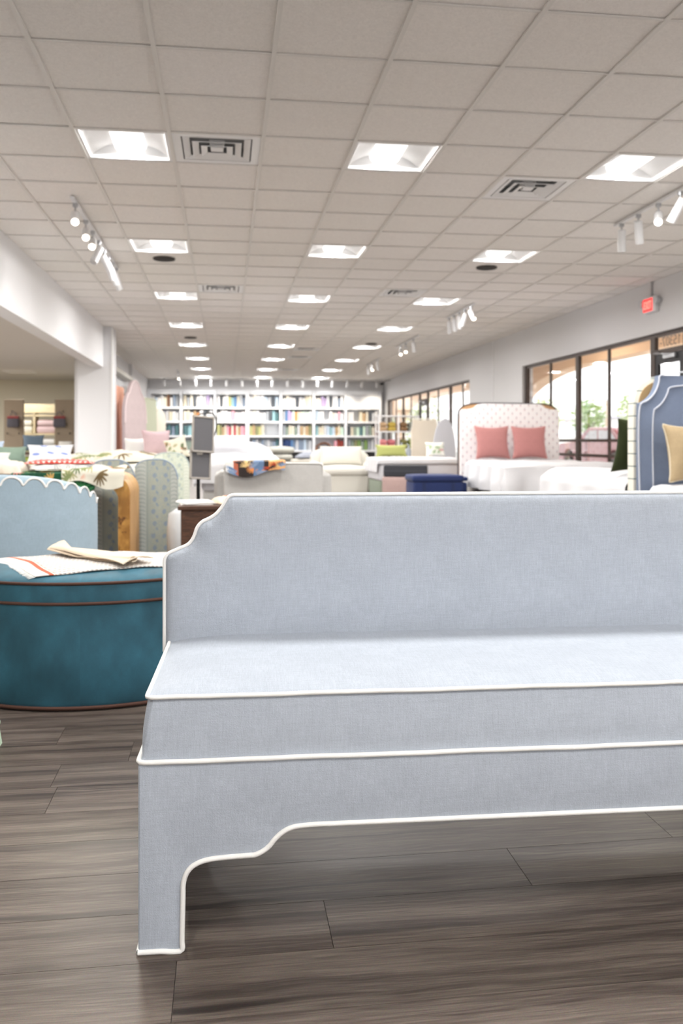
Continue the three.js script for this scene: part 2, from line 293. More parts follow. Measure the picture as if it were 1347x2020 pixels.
for (const v of vents) taken.add(key(v[0], v[1]));
{
  const far = [], geoms = {};
  for (let k = -13; k < 40; k++) for (let i = -5; i < 9; i++) {
    if (taken.has(key(i, k))) continue;
    const left = cellD(k) > 15.6 ? XW : XL, a = Math.max(GX0 + S * i, left), b = Math.min(GX0 + S * (i + 1), XR), c = GD0 + S * k, e = Math.min(c + S, DB); if (b - a < 0.03 || e - c < 0.03) continue;
    if (k >= -3 && k < 17) {
      const g = geoms[(b - a).toFixed(3)] ??= new THREE.BoxGeometry(b - a - 0.004, 0.016, S - 0.004);
      const o = part('ceiling_tile', g, pick(tileMats), ceiling); o.position.set((a + b) / 2, HC + 0.012 + rr(0, 0.0015), -(c + e) / 2);
    } else far.push(bx(a + 0.002, b - 0.002, HC + 0.004, HC + 0.02, c + 0.002, e - 0.002));
  }
  const o = part('ceiling_tile', merge(far), tileMats[0], ceiling); o.userData.kind = 'stuff';
  const tee = (x0, x1, d0, d1) => merge([bx(x0, x1, HC - 0.006, HC + 0.0025, d0, d1)]);
  for (let i = -4; i < 9; i++) { const x = GX0 + S * i; part('main_runner', tee(x - 0.013, x + 0.013, x < XL ? 15.6 : DN, DB), M.grid, ceiling); }
  for (let k = -13; k < 40; k++) { const d = GD0 + S * k; part('cross_tee', bx(d > 15.6 ? XW : XL, XR, HC - 0.0035, HC + 0.0025, d - 0.0085, d + 0.0085), M.grid, ceiling); }
}
// recessed square panel light: white pan with two curved reflectors and a glowing basket lens
const lensMat = mat(0xffffff, 0.6, { emissive: PANEL_COLOR, emissiveIntensity: 0.55 });
const panMat = mat(0xe2e2e2, 0.6);
function makeTroffer() {
  const g = new THREE.Group(); const h = S / 2 - 0.012;
  part('rim', merge([rb(0.022, 0.016, 2 * h, 0.003, 1, -h + 0.011, 0.006, 0), rb(0.022, 0.016, 2 * h, 0.003, 1, h - 0.011, 0.006, 0), rb(2 * h - 0.04, 0.016, 0.022, 0.003, 1, 0, 0.006, -h + 0.011), rb(2 * h - 0.04, 0.016, 0.022, 0.003, 1, 0, 0.006, h - 0.011)]), panMat, g);
  const prof = (s) => { const P = []; for (let j = 0; j <= 1; j++) { const row = []; for (let i = 0; i <= 10; i++) { const t = i / 10, x = h - 0.02 - t * (h - 0.115); row.push([s * x, 0.012 + 0.085 * Math.sin(t * Math.PI / 2), (j ? -1 : 1) * (h - 0.02)]); } P.push(row); } return P; };
  for (const s of [-1, 1]) { const q = fromGrid(prof(s)); q.computeVertexNormals(); q.setAttribute('uv', new THREE.Float32BufferAttribute(new Float32Array(q.attributes.position.count * 2), 2)); part('reflector', q, panMat, g); }
  part('end_plates', merge([bx(-h + 0.02, h - 0.02, 0.0, 0.1, h - 0.02, h - 0.015), bx(-h + 0.02, h - 0.02, 0.0, 0.1, -h + 0.015, -h + 0.02), bx(-h, h, 0.1, 0.106, -h, h)]), panMat, g);
  // basket lens: a shallow arch
  const P = []; for (let j = 0; j <= 1; j++) { const row = []; for (let i = 0; i <= 10; i++) { const a = i / 10 * Math.PI; row.push([0.112 * Math.cos(a), 0.09 - 0.06 * Math.sin(a), (j ? 1 : -1) * (h - 0.022)]); } P.push(row); }
  const q = fromGrid(P); q.computeVertexNormals(); q.setAttribute('uv', new THREE.Float32BufferAttribute(new Float32Array(q.attributes.position.count * 2), 2)); part('lens', q, lensMat, g);
  return g;
}
const troffer0 = makeTroffer();
const colNames = ['in the row beside the bulkhead', 'in the middle row', 'in the row nearest the windows'];
function putTroffer(x, y, d, label, group, power = 1) {
  const t = troffer0.clone(); t.name = numbered('ceiling_light'); t.position.set(x, y, -d); tag(t, label, 'ceiling light', group); scene.add(t);
  const l = new THREE.RectAreaLight(PANEL_COLOR, PANEL * power, 0.24, 0.54); l.position.set(0, 0.026, 0); l.rotation.x = -Math.PI / 2; t.add(l); return t;
}
lightCols.forEach((i, c) => lightRows.forEach((k, r) => { const vis = r >= 3; putTroffer(cellX(i), HC, cellD(k), vis ? `square recessed ceiling light ${colNames[c]}, ${ORD[r - 3]} counting from the camera` : `square recessed ceiling light behind the camera ${colNames[c]}, ${['furthest', 'second', 'nearest'][r]}`, vis ? 'square ceiling lights' : 'lights behind the camera ' + c); }));
for (const [x, d, l] of [[-4.42, 19.5, 'low ceiling light in the side room, over the taupe stands'], [-4.42, 13.4, 'side room ceiling light, middle of three'], [-4.42, 7.3, 'side room ceiling light nearest the camera'], [-7.2, 18, 'side room ceiling light near its outer wall, furthest'], [-7.2, 12, 'side room ceiling light near its outer wall, middle'], [-7.2, 6, 'side room ceiling light near its outer wall, nearest']]) putTroffer(x, LROOM - 0.012, d, l, null, d > 19 ? 0.6 : 4.4).children.at(-1).position.y = -0.012;
// air diffusers
function diffuser(x, y, d, label) {
  const g = thing('air_vent', label, 'air vent', [x, y, d], 0, 'ceiling air vents'); const h = S / 2 - 0.014;
  const ring = (r, w, y, tilt) => merge([0, 1, 2, 3].map((q) => { const b = new RoundedBoxGeometry(2 * r, 0.005, w, 1, 0.002); const sh = b.attributes.position; for (let i = 0; i < sh.count; i++) if (sh.getZ(i) < 0) sh.setX(i, sh.getX(i) * (r - w) / r); b.rotateX(tilt); b.translate(0, y, r - w / 2); b.rotateY(q * Math.PI / 2); return b; }));
  const m = mat(0xf0f1f2, 0.4);
  part('frame', merge([bx(-h, h, 0, 0.008, h - 0.055, h), bx(-h, h, 0, 0.008, -h, -h + 0.055), bx(-h, -h + 0.055, 0, 0.008, -h + 0.055, h - 0.055), bx(h - 0.055, h, 0, 0.008, -h + 0.055, h - 0.055)]), m, g);
  for (const [r, w, y] of [[0.228, 0.048, 0.01], [0.166, 0.046, 0.002], [0.108, 0.044, -0.006]]) part('louvre', ring(r, w, y, 0.35), m, g);
  part('core', loft([rrect(-0.042, 0.042, -0.042, 0.042, 0.004, 0.0, 1), rrect(-0.052, 0.052, -0.052, 0.052, 0.004, 0.05, 1)], true, 0.4), m, g);
  part('duct', merge([bx(-h, h, 0.1, 0.106, -h, h), bx(-h, -h + 0.05, 0.008, 0.1, -h, h), bx(h - 0.05, h, 0.008, 0.1, -h, h), bx(-h + 0.05, h - 0.05, 0.008, 0.1, -h, -h + 0.05), bx(-h + 0.05, h - 0.05, 0.008, 0.1, h - 0.05, h)]), mat(0xa9acaf, 0.8), g);
}
for (const [i, k, l] of vents) diffuser(cellX(i), HC, cellD(k), 'square white ceiling air vent ' + l);
for (const [x, d, l] of [[-0.665, 9.65, 'just beyond the second light of the bulkhead row'], [2.995, 9.65, 'just beyond the second light of the window row'], [-0.665, 16.97, 'far back in the bulkhead light row'], [2.995, 17.58, 'far back in the window light row']]) {
  const g = thing('ceiling_speaker', 'round black ceiling speaker ' + l, 'speaker', [x, HC, d], 0, 'ceiling speakers');
  part('grille', new THREE.LatheGeometry([[0, -0.014], [0.09, -0.013], [0.108, -0.006]].map((p) => new THREE.Vector2(...p)), 28), mat(0x2a2725, 0.8), g);
  part('bezel', new THREE.LatheGeometry([[0.106, -0.013], [0.118, -0.012], [0.122, 0.004], [0.106, 0.004]].map((p) => new THREE.Vector2(...p)), 28), mat(0x3a3633, 0.6), g);
}
// track lights
const canMat = mat(0xe9eaec, 0.4), bulbMat = mat(0xffffff, 0.4, { emissive: 0xfff0d8, emissiveIntensity: 3 });
function trackHead(parent, x, z, yaw, tilt, lit, power) {
  const g = new THREE.Group(); g.name = 'lamp_head'; g.position.set(x, 0, z); parent.add(g);
  part('stem', merge([cyl(0.022, 0.022, 0.03, 0, -0.05, 0, 12), cyl(0.007, 0.007, 0.07, 0, -0.11, 0, 8)]), M.steel, g);
  const a = new THREE.Euler(tilt, yaw, 0, 'YXZ'), put = (geo) => { geo.applyMatrix4(new THREE.Matrix4().makeRotationFromEuler(a)); geo.translate(0, -0.125, 0); return geo; };
  part('can', put(merge([new THREE.LatheGeometry([[0.0, 0.05], [0.032, 0.048], [0.036, 0.04], [0.036, -0.15], [0.031, -0.15], [0.03, -0.13]].map((p) => new THREE.Vector2(...p)), 20)])), canMat, g);
  part('lamp_face', put(new THREE.CylinderGeometry(0.0295, 0.0295, 0.004, 18).translate(0, -0.136, 0)), lit ? bulbMat : mat(0xdadada, 0.5), g);
  if (lit) {
    const dir = new THREE.Vector3(0, -1, 0).applyEuler(a), s = new THREE.SpotLight(0xfff1dc, power, 0, 0.5, 0.6, 2); s.position.copy(dir).multiplyScalar(0.15).add(new THREE.Vector3(0, -0.125, 0)); s.target.position.copy(s.position).add(dir); s.castShadow = true; g.add(s); g.add(s.target);
  }
}
function track(label, x, d0, d1, heads, power = 2) {
  const g = thing('track_light', label, 'track light', [x, HC - 0.008, (d0 + d1) / 2], 0, 'track lights along the ceiling');
  part('track', rb(0.036, 0.022, d1 - d0, 0.004, 1, 0, -0.011, 0), canMat, g);
  for (const [d, yaw, tilt, lit] of heads) trackHead(g, 0, -(d - (d0 + d1) / 2), yaw, tilt, lit, power);
}
track('white track light with lit spots hung beside the bulkhead', -1.235, 7.25, 10.25, [[7.4, 0.15, -1.0, 1], [7.95, 0.15, -1.0, 1], [8.35, 0.1, -1.05, 1], [8.75, -0.5, -0.6, 0], [9.15, 2.2, -0.55, 0], [9.5, 2.6, -0.5, 0], [9.8, 2.6, -0.5, 0], [10.1, 2.6, -0.5, 0]]);
track('white track light with four cans nearest the exit sign', 3.57, 5.2, 7.55, [[7.42, 2.7, -0.25, 0], [7.1, 2.5, -0.4, 0], [6.75, -0.5, -1.0, 1], [6.4, -2.4, -0.55, 0], [5.6, -2.4, -0.5, 0]]);
track('second window-side track light, ahead of the patterned headboard', 3.57, 12.1, 13.6, [[13.5, 2.6, -0.2, 0], [13.2, 2.6, -0.3, 0], [12.9, 2.7, -0.3, 0], [12.6, -2.6, -0.4, 0], [12.25, 0.1, -0.8, 1]]);
track('third window-side track light with two lit spots', 3.62, 15.9, 18.1, [[17.6, -0.2, -0.9, 1], [17.1, -0.2, -0.9, 1], [16.4, 2.6, -0.4, 0]]);
track('fourth window-side track light, smallest near the shelves', 3.7, 20.3, 22.4, [[22.2, 2.9, -0.4, 0], [21.6, -0.1, -0.9, 1], [20.8, 2.6, -0.4, 0]]);
track('lone white track light in front of the far sample shelves', -1.34, 24.6, 25.9, [[25.2, 0.2, -0.8, 1]]);
{
  const g = thing('track_light', 'long track of small spots washing the sample shelves', 'track light', [1.5, HC - 0.008, 27.75]); part('track', rb(7.2, 0.022, 0.036, 0.004, 1, 0, -0.011, 0), canMat, g);
  for (let i = 0; i < 15; i++) trackHead(g, -3.4 + i * 0.486, 0, Math.PI, -0.6, i % 2 === 0, 0), i % 2 === 0 && (g.children.at(-1).children.find((c) => c.isSpotLight).intensity = 2.0, g.children.at(-1).children.find((c) => c.isSpotLight).angle = 0.75);
}
// exit sign on its conduit
{
  const g = thing('exit_sign', 'red lit exit sign with emergency lamps above the glass door', 'exit sign', [XR, 2.61, 10.25], -Math.PI / 2);
  part('housing', rb(0.32, 0.2, 0.055, 0.012, 2, 0, 0.1, 0.0285), mat(0xdfe0e2, 0.5), g);
  part('red_panel', bx(-0.15, 0.09, 0.02, 0.18, -0.0585, -0.0565), mat(0xd8464a, 0.5, { emissive: 0xff2a2a, emissiveIntensity: 0.75 }), g);
  const t = new TextGeometry('EXIT', { font: fontBold, size: 0.1, depth: 0.002, curveSegments: 3 }); t.computeBoundingBox(); t.scale(0.21 / t.boundingBox.max.x, 1, 1);
  const o = part('letters', t, mat(0xffb0a8, 0.5, { emissive: 0xff8070, emissiveIntensity: 0.7 }), g); o.position.set(-0.135, 0.05, 0.059);
  for (const s of [-0.19, 0.2]) { const h = new THREE.CylinderGeometry(0.05, 0.038, 0.06, 8); h.rotateX(Math.PI / 2); h.translate(s, 0.13, 0.05); part('emergency_lamp', h, mat(0xc9cbcf, 0.5), g); }
  part('conduit', cyl(0.011, 0.011, 0.19, 0, 0.2, 0.02, 10), mat(0xa9aaac, 0.5), g);
  part('mounting_box', rb(0.08, 0.06, 0.028, 0.006, 1, 0, 0.16, 0.0145), mat(0xbabcc0, 0.5), g);
}

// ------------------------------------------------------------------ the pale blue bench sofa
{
  const g = thing('bench_sofa', 'pale blue linen bench sofa with white piping and scalloped back', 'sofa', [-0.168, 0, 1.713], -0.033);
  const L = 2.04, D = 0.5, DT = 0.62, HB = 0.373, HS = 0.494;
  // apron with arched cut-out: outline in x,y on the front plane
  const half = [[0, 0], [0.084, 0], [0.087, 0.125, 0.0865, 0.128], [0.089, 0.162, 0.112, 0.172], [0.128, 0.181, 0.165, 0.182], [0.205, 0.184, 0.224, 0.184], [0.244, 0.189, 0.257, 0.203], [0.279, 0.234, 0.31, 0.237], [0.345, 0.239]];
  const mirror = (pts, W) => pts.map((p) => p.map((v, i) => (i % 2 === 0 ? W - v : v)));
  const cut = (W, s) => {                     // s: how far the arch is squeezed for the shorter sides
    const sh = new THREE.Shape(); sh.moveTo(0, HB); sh.lineTo(0, 0);
    const sc = (p) => p.map((v, i) => (i % 2 === 0 ? (v <= 0.09 ? v : 0.084 + (v - 0.084) * s) : v));
    for (const p of half.slice(1).map(sc)) p.length === 2 ? sh.lineTo(...p) : sh.quadraticCurveTo(...p);
    const pts = half.slice(1).map(sc); const back = new THREE.Shape(); back.moveTo(...pts[pts.length - 1]);
    const ends = pts.map((p) => p.slice(-2)); sh.lineTo(W - ends[ends.length - 1][0], ends[ends.length - 1][1]);
    for (let i = pts.length - 1; i > 0; i--) { const p = pts[i], e = ends[i - 1]; p.length === 2 ? sh.lineTo(W - e[0], e[1]) : sh.quadraticCurveTo(W - p[0], p[1], W - e[0], e[1]); }
    sh.lineTo(W, 0); sh.lineTo(W, HB); sh.closePath(); return sh;
  };
  const front = cut(L, 1), side = cut(DT, 0.42);
  const apron = (sh, th) => panel(sh, th, 0.006, 8);
  part('front_apron', apron(front, 0.05), M.sofa, g);
  const bk = apron(front, 0.05); bk.translate(0, 0, -DT + 0.05); part('rear_apron', bk, M.sofa, g);
  for (const x of [0.0, L - 0.05]) { const s = apron(side, 0.05); s.rotateY(Math.PI / 2); s.translate(x + 0.05, 0, 0.0); s.scale(1, 1, (DT - 0.1) / DT); s.translate(0, 0, -0.05); part('side_apron', uvBox(s), M.sofa, g); }
  part('deck', bx(0.05, L - 0.05, 0.3, HB - 0.002, 0.05, DT - 0.05), M.sofa, g);
  // piping along the arched lower edge of the front, down both legs and round their feet
  const outline = front.getPoints(10).filter((p) => p.y < HB - 0.01).map((p) => [p.x, p.y]);
  const lift = (p) => [clamp(p[0], 0.0, L), Math.max(0.0052, p[1]), 0.0015];
  const dense = []; outline.forEach((p, i) => { const q = outline[i + 1]; dense.push(p); if (q) { const n = Math.floor(Math.hypot(q[0] - p[0], q[1] - p[1]) / 0.03); for (let k = 1; k < n; k++) dense.push([p[0] + (q[0] - p[0]) * k / n, p[1] + (q[1] - p[1]) * k / n]); } });
  part('lower_piping', tube(dense.map(lift), 0.0052, false, dense.length * 3, 8), M.piping, g);
  for (const x of [0.001, L - 0.001]) part('foot_piping', tube([[x, 0.0052, 0], [x, 0.0052, -0.04], [x, 0.0052, -0.08]], 0.005, false, 8, 8), M.piping, g);
  // seat: a box cushion whose sides lean in a little, crowned on top
  const ring = (i, y, r) => rrect(i, L - i, -D - 0.1, -i, r, y, 6);
  const R = [ring(0.004, HB, 0.012), ring(0.006, HB + 0.008, 0.014), ring(0.0055, HB + 0.03, 0.016), ring(0.007, HB + 0.06, 0.018), ring(0.011, HB + 0.09, 0.018), ring(0.0165, HS, 0.016)];
  for (const [i, y] of [[0.022, 0.003], [0.04, 0.0085], [0.07, 0.0135], [0.11, 0.0175], [0.16, 0.02], [0.22, 0.021], [0.25, 0.021]]) R.push(ring(i, HS + y, 0.02));
  part('seat', loft(R, true, 0.55), M.sofa, g);
  const loop = (i, y) => { const P = rrect(i, L - i, -D - 0.0, -i, 0.012, y, 3); const o = []; P.forEach((p, k) => { const q = P[(k + 1) % P.length]; o.push(p); const n = Math.floor(Math.hypot(q[0] - p[0], q[2] - p[2]) / 0.05); for (let j = 1; j < n; j++) { const t = j / n, w = 0.0005 * Math.sin(17 * (p[0] + (q[0] - p[0]) * t) + y * 40) + 0.0003 * Math.sin(41 * (p[0] + (q[0] - p[0]) * t)); o.push([p[0] + (q[0] - p[0]) * t, y + w, p[2] + (q[2] - p[2]) * t]); } }); return o; };
  part('base_piping', tube(loop(0.0, HB), 0.0052, true, 420, 8), M.piping, g);
  part('seat_piping', tube(loop(0.0145, HS + 0.001), 0.0046, true, 420, 8), M.piping, g);
  // back: outline with scooped shoulders
  const sh = [[0, 0.689], [0.0, 0.712, 0.016, 0.719], [0.03, 0.725, 0.052, 0.734], [0.071, 0.742, 0.079, 0.772], [0.083, 0.787, 0.098, 0.797], [0.122, 0.806, 0.133, 0.818], [0.149, 0.836, 0.157, 0.853], [0.162, 0.862, 0.176, 0.862]];
  const bs = new THREE.Shape(); bs.moveTo(0, HB); bs.lineTo(...sh[0]); for (const p of sh.slice(1)) bs.quadraticCurveTo(...p);
  bs.lineTo(L - 0.176, 0.862); const e2 = sh.map((p) => p.slice(-2)); for (let i = sh.length - 1; i > 0; i--) bs.quadraticCurveTo(L - sh[i][0], sh[i][1], L - e2[i - 1][0], e2[i - 1][1]); bs.lineTo(L, HB); bs.closePath();
  const bo = panel(bs, DT - D + 0.02, 0.012, 10); bo.translate(0, 0, -D + 0.008);
  { const p = bo.attributes.position; for (let i = 0; i < p.count; i++) { const t = clamp((-D + 0.008 - p.getZ(i)) / (DT - D)); p.setY(i, p.getY(i) - (p.getY(i) - HB) * 0.034 * t); } }
  part('back', bo, M.sofa, g);
  // softly padded face in front of the back board
  const O = bs.getPoints(10).map((p) => [p.x, p.y]); const cy = 0.66;
  const inner = (s, z) => O.map(([x, y]) => { const cx = clamp(x, 0.22, L - 0.22); return [cx + (x - cx) * s, cy + (y - cy) * s, -D + 0.008 + z]; });
  const padRings = [[0.985, -0.004], [0.97, 0.006], [0.94, 0.0115], [0.88, 0.0165], [0.76, 0.0215], [0.55, 0.025], [0.28, 0.0265], [0.1, 0.027], [0, 0.027]].map(([s, z]) => inner(s, z));
  const pad = (() => { const G = fromGrid(padRings.map((r) => r.slice().reverse()), 0, 0, true); return uvBox(toCreasedNormals(G.toNonIndexed(), 0.9)); })();
  part('back_padding', pad, M.sofa, g);
  const bp = []; const line = bs.getPoints(8).filter((p) => p.y > 0.47).map((p) => [p.x, p.y]); [[0.0, 0.47], ...line.slice(0)].forEach((p, i, A) => { const q = A[i + 1]; bp.push(p); if (q) { const n = Math.floor(Math.hypot(q[0] - p[0], q[1] - p[1]) / 0.04); for (let k = 1; k < n; k++) bp.push([p[0] + (q[0] - p[0]) * k / n, p[1] + (q[1] - p[1]) * k / n]); } });
  part('back_piping', tube([...bp, [L, 0.47]].map((p) => [clamp(p[0], 0.001, L - 0.001), p[1] + 0.0, -D + 0.007]), 0.0048, false, 520, 8), M.piping, g);
  part('rear_piping', tube([...bp, [L, 0.47]].map((p) => [clamp(p[0], 0.001, L - 0.001), p[1] - (p[1] - HB) * 0.034, -DT + 0.002]), 0.0048, false, 400, 6), M.piping, g);
}

// ------------------------------------------------------------------ teal ottoman with cloth
const teal = new THREE.MeshPhysicalMaterial({ color: 0x3f7f96, roughness: 0.75, map: velvetTex, sheen: 0.9, sheenRoughness: 0.35, sheenColor: new THREE.Color(0x9fd0dc) });
const rust = mat(0x4a2c20, 0.8);
{
  const g = thing('oval_ottoman', 'round-ended teal velvet storage ottoman with brown piping', 'ottoman', [-0.53, 0, 3.68]);
  const a = 0.53, b = 0.4, E = (i, y) => ering(a - i, b - i, y, 72);
  part('body', loft([E(0.01, 0.012), E(0.002, 0.03), E(-0.002, 0.2), E(0.0, 0.394)], true, 0.6), teal, g);
  part('lid', loft([E(0.0, 0.398), E(-0.003, 0.43), E(-0.002, 0.46), E(0.003, 0.472), E(0.02, 0.482), E(0.05, 0.489), E(0.1, 0.494), E(0.2, 0.5), E(0.3, 0.503), E(0.39, 0.504)], true, 0.9), teal, g);
  for (const [y, i, r] of [[0.012, 0.0, 0.007], [0.397, -0.003, 0.006], [0.471, -0.002, 0.006]]) part('piping', new THREE.TubeGeometry(new THREE.CatmullRomCurve3(E(i, y).map((p) => new THREE.Vector3(...p)), true), 150, r, 6, true), rust, g);
}
// patterned throw on the ottoman, folded beige cloth on it
{
  const tx = canvasTex(1024, 512, (c, w, h) => {
    c.fillStyle = '#dcd8d1'; c.fillRect(0, 0, w, h);
    for (let y = 0; y < h; y += 26) for (let x = 120; x < w; x += 24) { c.fillStyle = (x / 24 + y / 26) & 1 ? '#6f6c6b' : '#8c7268'; c.beginPath(); c.ellipse(x + ((y / 26) & 1) * 12, y + 13, 9, 5, 0.5, 0, 7); c.fill(); c.fillStyle = '#858486'; c.fillRect(x + ((y / 26) & 1) * 12 + 8, y + 6, 4, 10); }
    c.fillStyle = '#b9593c'; c.fillRect(74, 0, 26, h); c.fillStyle = '#c98870'; c.fillRect(108, 0, 5, h);
    for (let i = 0; i < 6000; i++) { c.fillStyle = `rgba(90,80,70,${0.05 * rnd()})`; c.fillRect(rnd() * w, rnd() * h, 3, 1); }
  });
  // surface of the lid top at local ottoman coordinates
  const top = (x, z) => { const q = Math.sqrt((x / 0.53) ** 2 + (z / 0.4) ** 2); return 0.4725 + 0.032 * Math.pow(clamp(1 - q * q), 0.55); };
  const fn = (u, v) => {
    const P = [[-0.47, -0.17], [0.42, -0.3], [-0.16, 0.345], [0.5, 0.13]];      // corners on the lid: left back, right back, left front, right front
    let x = (P[0][0] * (1 - u) + P[1][0] * u) * (1 - v) + (P[2][0] * (1 - u) + P[3][0] * u) * v + 0.012 * Math.sin(v * 5) * (1 - u), z = (P[0][1] * (1 - u) + P[1][1] * u) * (1 - v) + (P[2][1] * (1 - u) + P[3][1] * u) * v + 0.008 * Math.sin(u * 9);
    const q = Math.sqrt((x / 0.53) ** 2 + (z / 0.4) ** 2); let y = top(x, z) + 0.006 + 0.003 * Math.sin(u * 23 + v * 4) * Math.sin(v * 9 + 1);
    if (q > 0.985) { const k = 0.985 / q; const over = Math.hypot(x * (1 - k), z * (1 - k)); x *= k; z *= k; const n = Math.hypot(x / 0.281, z / 0.16); x += x / 0.281 / n * 0.016; z += z / 0.16 / n * 0.016; y = 0.476 - over * 0.95; }
    return [x, y, z];
  };
  const g = thing('patterned_throw', 'white patterned throw with rust stripe spread over the teal ottoman', 'throw', [-0.53, 0, 3.68]);
  part('cloth', sheet(fn, 60, 26, 0.003), mat(0xffffff, 0.9, { map: tx }), g);
  const fr = []; for (let i = 0; i < 40; i++) { const p = fn(0.0, i / 39), q = fn(0.02, i / 39), dx = p[0] - q[0], dy = p[1] - q[1], dz = p[2] - q[2], n = Math.hypot(dx, dy, dz); fr.push(tube([p, [p[0] + dx / n * 0.012, p[1] + dy / n * 0.012 - 0.001, p[2] + dz / n * 0.012], [p[0] + dx / n * 0.024, Math.max(p[1] + dy / n * 0.02 - 0.004, p[1] - 0.02), p[2] + dz / n * 0.024 + rr(-0.006, 0.006)]], 0.0022, false, 3, 4)); }
  const f = part('fringe', merge(fr), cotton(0xf3f1ec), g); f.userData.kind = 'stuff';
  const b = thing('folded_cloth', 'loosely folded beige cloth lying on the patterned throw', 'cloth', [-0.54, 0.511, 3.7], -0.85);
  const fold = (u, v) => { const w = 0.1 * (0.62 + 0.38 * u), ang = v * Math.PI * 1.75, x = -0.3 + 0.6 * u; const r = 0.011 * (1 - 0.3 * u); const s = (v - 0.5) * 2; return [x + 0.02 * s, 0.008 + 0.012 * (1 - s * s) + 0.008 * Math.abs(Math.sin(u * 5 + s)) + (u < 0.12 ? (0.12 - u) * 0.22 * (1 - v) : 0), s * w * 0.85 + 0.015 * Math.sin(u * 6)]; };
  part('layer', sheet(fold, 30, 14, 0.004), cotton(0xdfccb4), b);
  const fold2 = (u, v) => { const a = v * Math.PI * 1.6; return [-0.26 + 0.56 * u, 0.02 + 0.012 * Math.sin(a) + 0.006 * Math.sin(u * 7), 0.035 + 0.02 * Math.cos(a) + 0.02 * Math.sin(u * 4)]; };
  part('rolled_edge', sheet(fold2, 24, 12, 0.0035), cotton(0xdfccb4), b);
}
// ------------------------------------------------------------------ pale blue scalloped chair behind the ottoman
{
  const cloth = linen(0xb6ccda), g = thing('scalloped_chair', 'pale blue barrel-backed chair with white scalloped piping', 'chair', [-1.35, 0, 5.16], 0.05);
  const A = 0.6, B = 0.42, N = 48, hz = (t) => 0.82 - 0.15 * Math.pow(Math.abs(t), 2.4);      // t -1..1 round the back
  const at = (t, k, y) => { const a = t * Math.PI * 0.5; return [(A + k) * Math.sin(a), y, (B + k) * Math.cos(a)]; };
  const shell = (k0, k1, top, y0, t0 = -1.0, t1 = 1.0) => { const rows = []; for (let i = 0; i <= N; i++) { const t = t0 + (t1 - t0) * i / N, h = top(t), r = (k1 - k0) / 2, m = (k0 + k1) / 2; rows.push([at(t, k1, y0), at(t, k1, y0 + (h - y0) * 0.5), at(t, k1, h - r), at(t, m + r * 0.7, h - r * 0.3), at(t, m, h), at(t, m - r * 0.7, h - r * 0.3), at(t, k0, h - r), at(t, k0, y0 + (h - y0) * 0.5), at(t, k0, y0)]); }
    const G = fromGrid(rows.map((r) => r.slice().reverse()), 0, 0, true); return uvBox(toCreasedNormals(G.toNonIndexed(), 0.9)); };
  part('back', shell(-0.09, 0, hz, 0.1), cloth, g);
  const P = 0.105, arcLen = 0.5 * Math.PI * 0.52 * 2, scT = (t) => { const s = (t + 1) * arcLen / 2 / P, f = s - Math.floor(s); return hz(t) - 0.012 - 0.06 * (1 - Math.sqrt(Math.max(0, 1 - (2 * f - 1) ** 2))); };
  const rows = []; const n2 = 160; const line = []; for (let i = 0; i <= n2; i++) { const t = -0.98 + 1.96 * i / n2, h = scT(t); rows.push([at(t, 0.001, 0.12), at(t, 0.012, 0.14), at(t, 0.013, 0.45), at(t, 0.012, h), at(t, 0.001, h + 0.001)]); line.push(at(t, 0.012, h)); }
  const G = fromGrid(rows.map((r) => r.slice().reverse())); part('scalloped_panel', uvBox(toCreasedNormals(G.toNonIndexed(), 0.8)), cloth, g);
  part('scalloped_piping', tube(line, 0.006, false, 480, 6), M.piping, g);
  part('seat', loft([ering(0.48, 0.32, 0.1, 40), ering(0.5, 0.33, 0.3, 40), ering(0.5, 0.33, 0.42, 40), ering(0.44, 0.28, 0.46, 40)], true, 0.8), cloth, g);
  for (const [x, z] of [[-0.35, 0.2], [0.35, 0.2], [-0.4, -0.15], [0.4, -0.15]]) part('leg', cyl(0.016, 0.024, 0.1, x, 0, z, 12), M.darkWood, g);
}
// mint plinth whose corner reaches into the picture
{
  const g = thing('mint_plinth', 'low mint green painted plinth at the picture edge before the teal ottoman', 'plinth', [-0.97, 0, 2.86]);
  const m = mat(0xcfe8cf, 0.45); part('base', loft([rrect(-0.24, 0.24, -0.12, 0.12, 0.008, 0), rrect(-0.232, 0.232, -0.112, 0.112, 0.008, 0.062)], true, 0.4), m, g); part('top_board', rb(0.47, 0.016, 0.23, 0.006, 2, 0, 0.071, 0), m, g);
}
// ------------------------------------------------------------------ burl waterfall table with fabrics on it
{
  const g = thing('waterfall_table', 'burl wood waterfall table with rounded corners under loose fabrics', 'table', [-1.52, 0, 7.1]);
  const W = 0.8, H = 0.74, R = 0.15, T = 0.09, D = 0.7;
  const o = new THREE.Shape(); o.moveTo(-W, 0); o.lineTo(-W, H - R); o.absarc(-W + R, H - R, R, Math.PI, Math.PI / 2, true); o.lineTo(W - R, H); o.absarc(W - R, H - R, R, Math.PI / 2, 0, true); o.lineTo(W, 0); o.lineTo(W - T, 0);
  const r = R - T + 0.04; o.lineTo(W - T, H - T - r); o.absarc(W - T - r, H - T - r, r, 0, Math.PI / 2, false); o.lineTo(-W + T + r, H - T); o.absarc(-W + T + r, H - T - r, r, Math.PI / 2, Math.PI, false); o.lineTo(-W + T, 0); o.closePath();
  const b = new THREE.ExtrudeGeometry(o, { depth: D - 0.012, bevelEnabled: false, curveSegments: 14 }); b.translate(0, 0, -D / 2); part('waterfall_slab', uvBox(b), M.ash, g);
  const f = new THREE.ExtrudeGeometry(o, { depth: 0.012, bevelEnabled: false, curveSegments: 14 }); f.translate(0, 0, D / 2 - 0.012); part('burl_face', uvBox(f), M.burl, g);
}
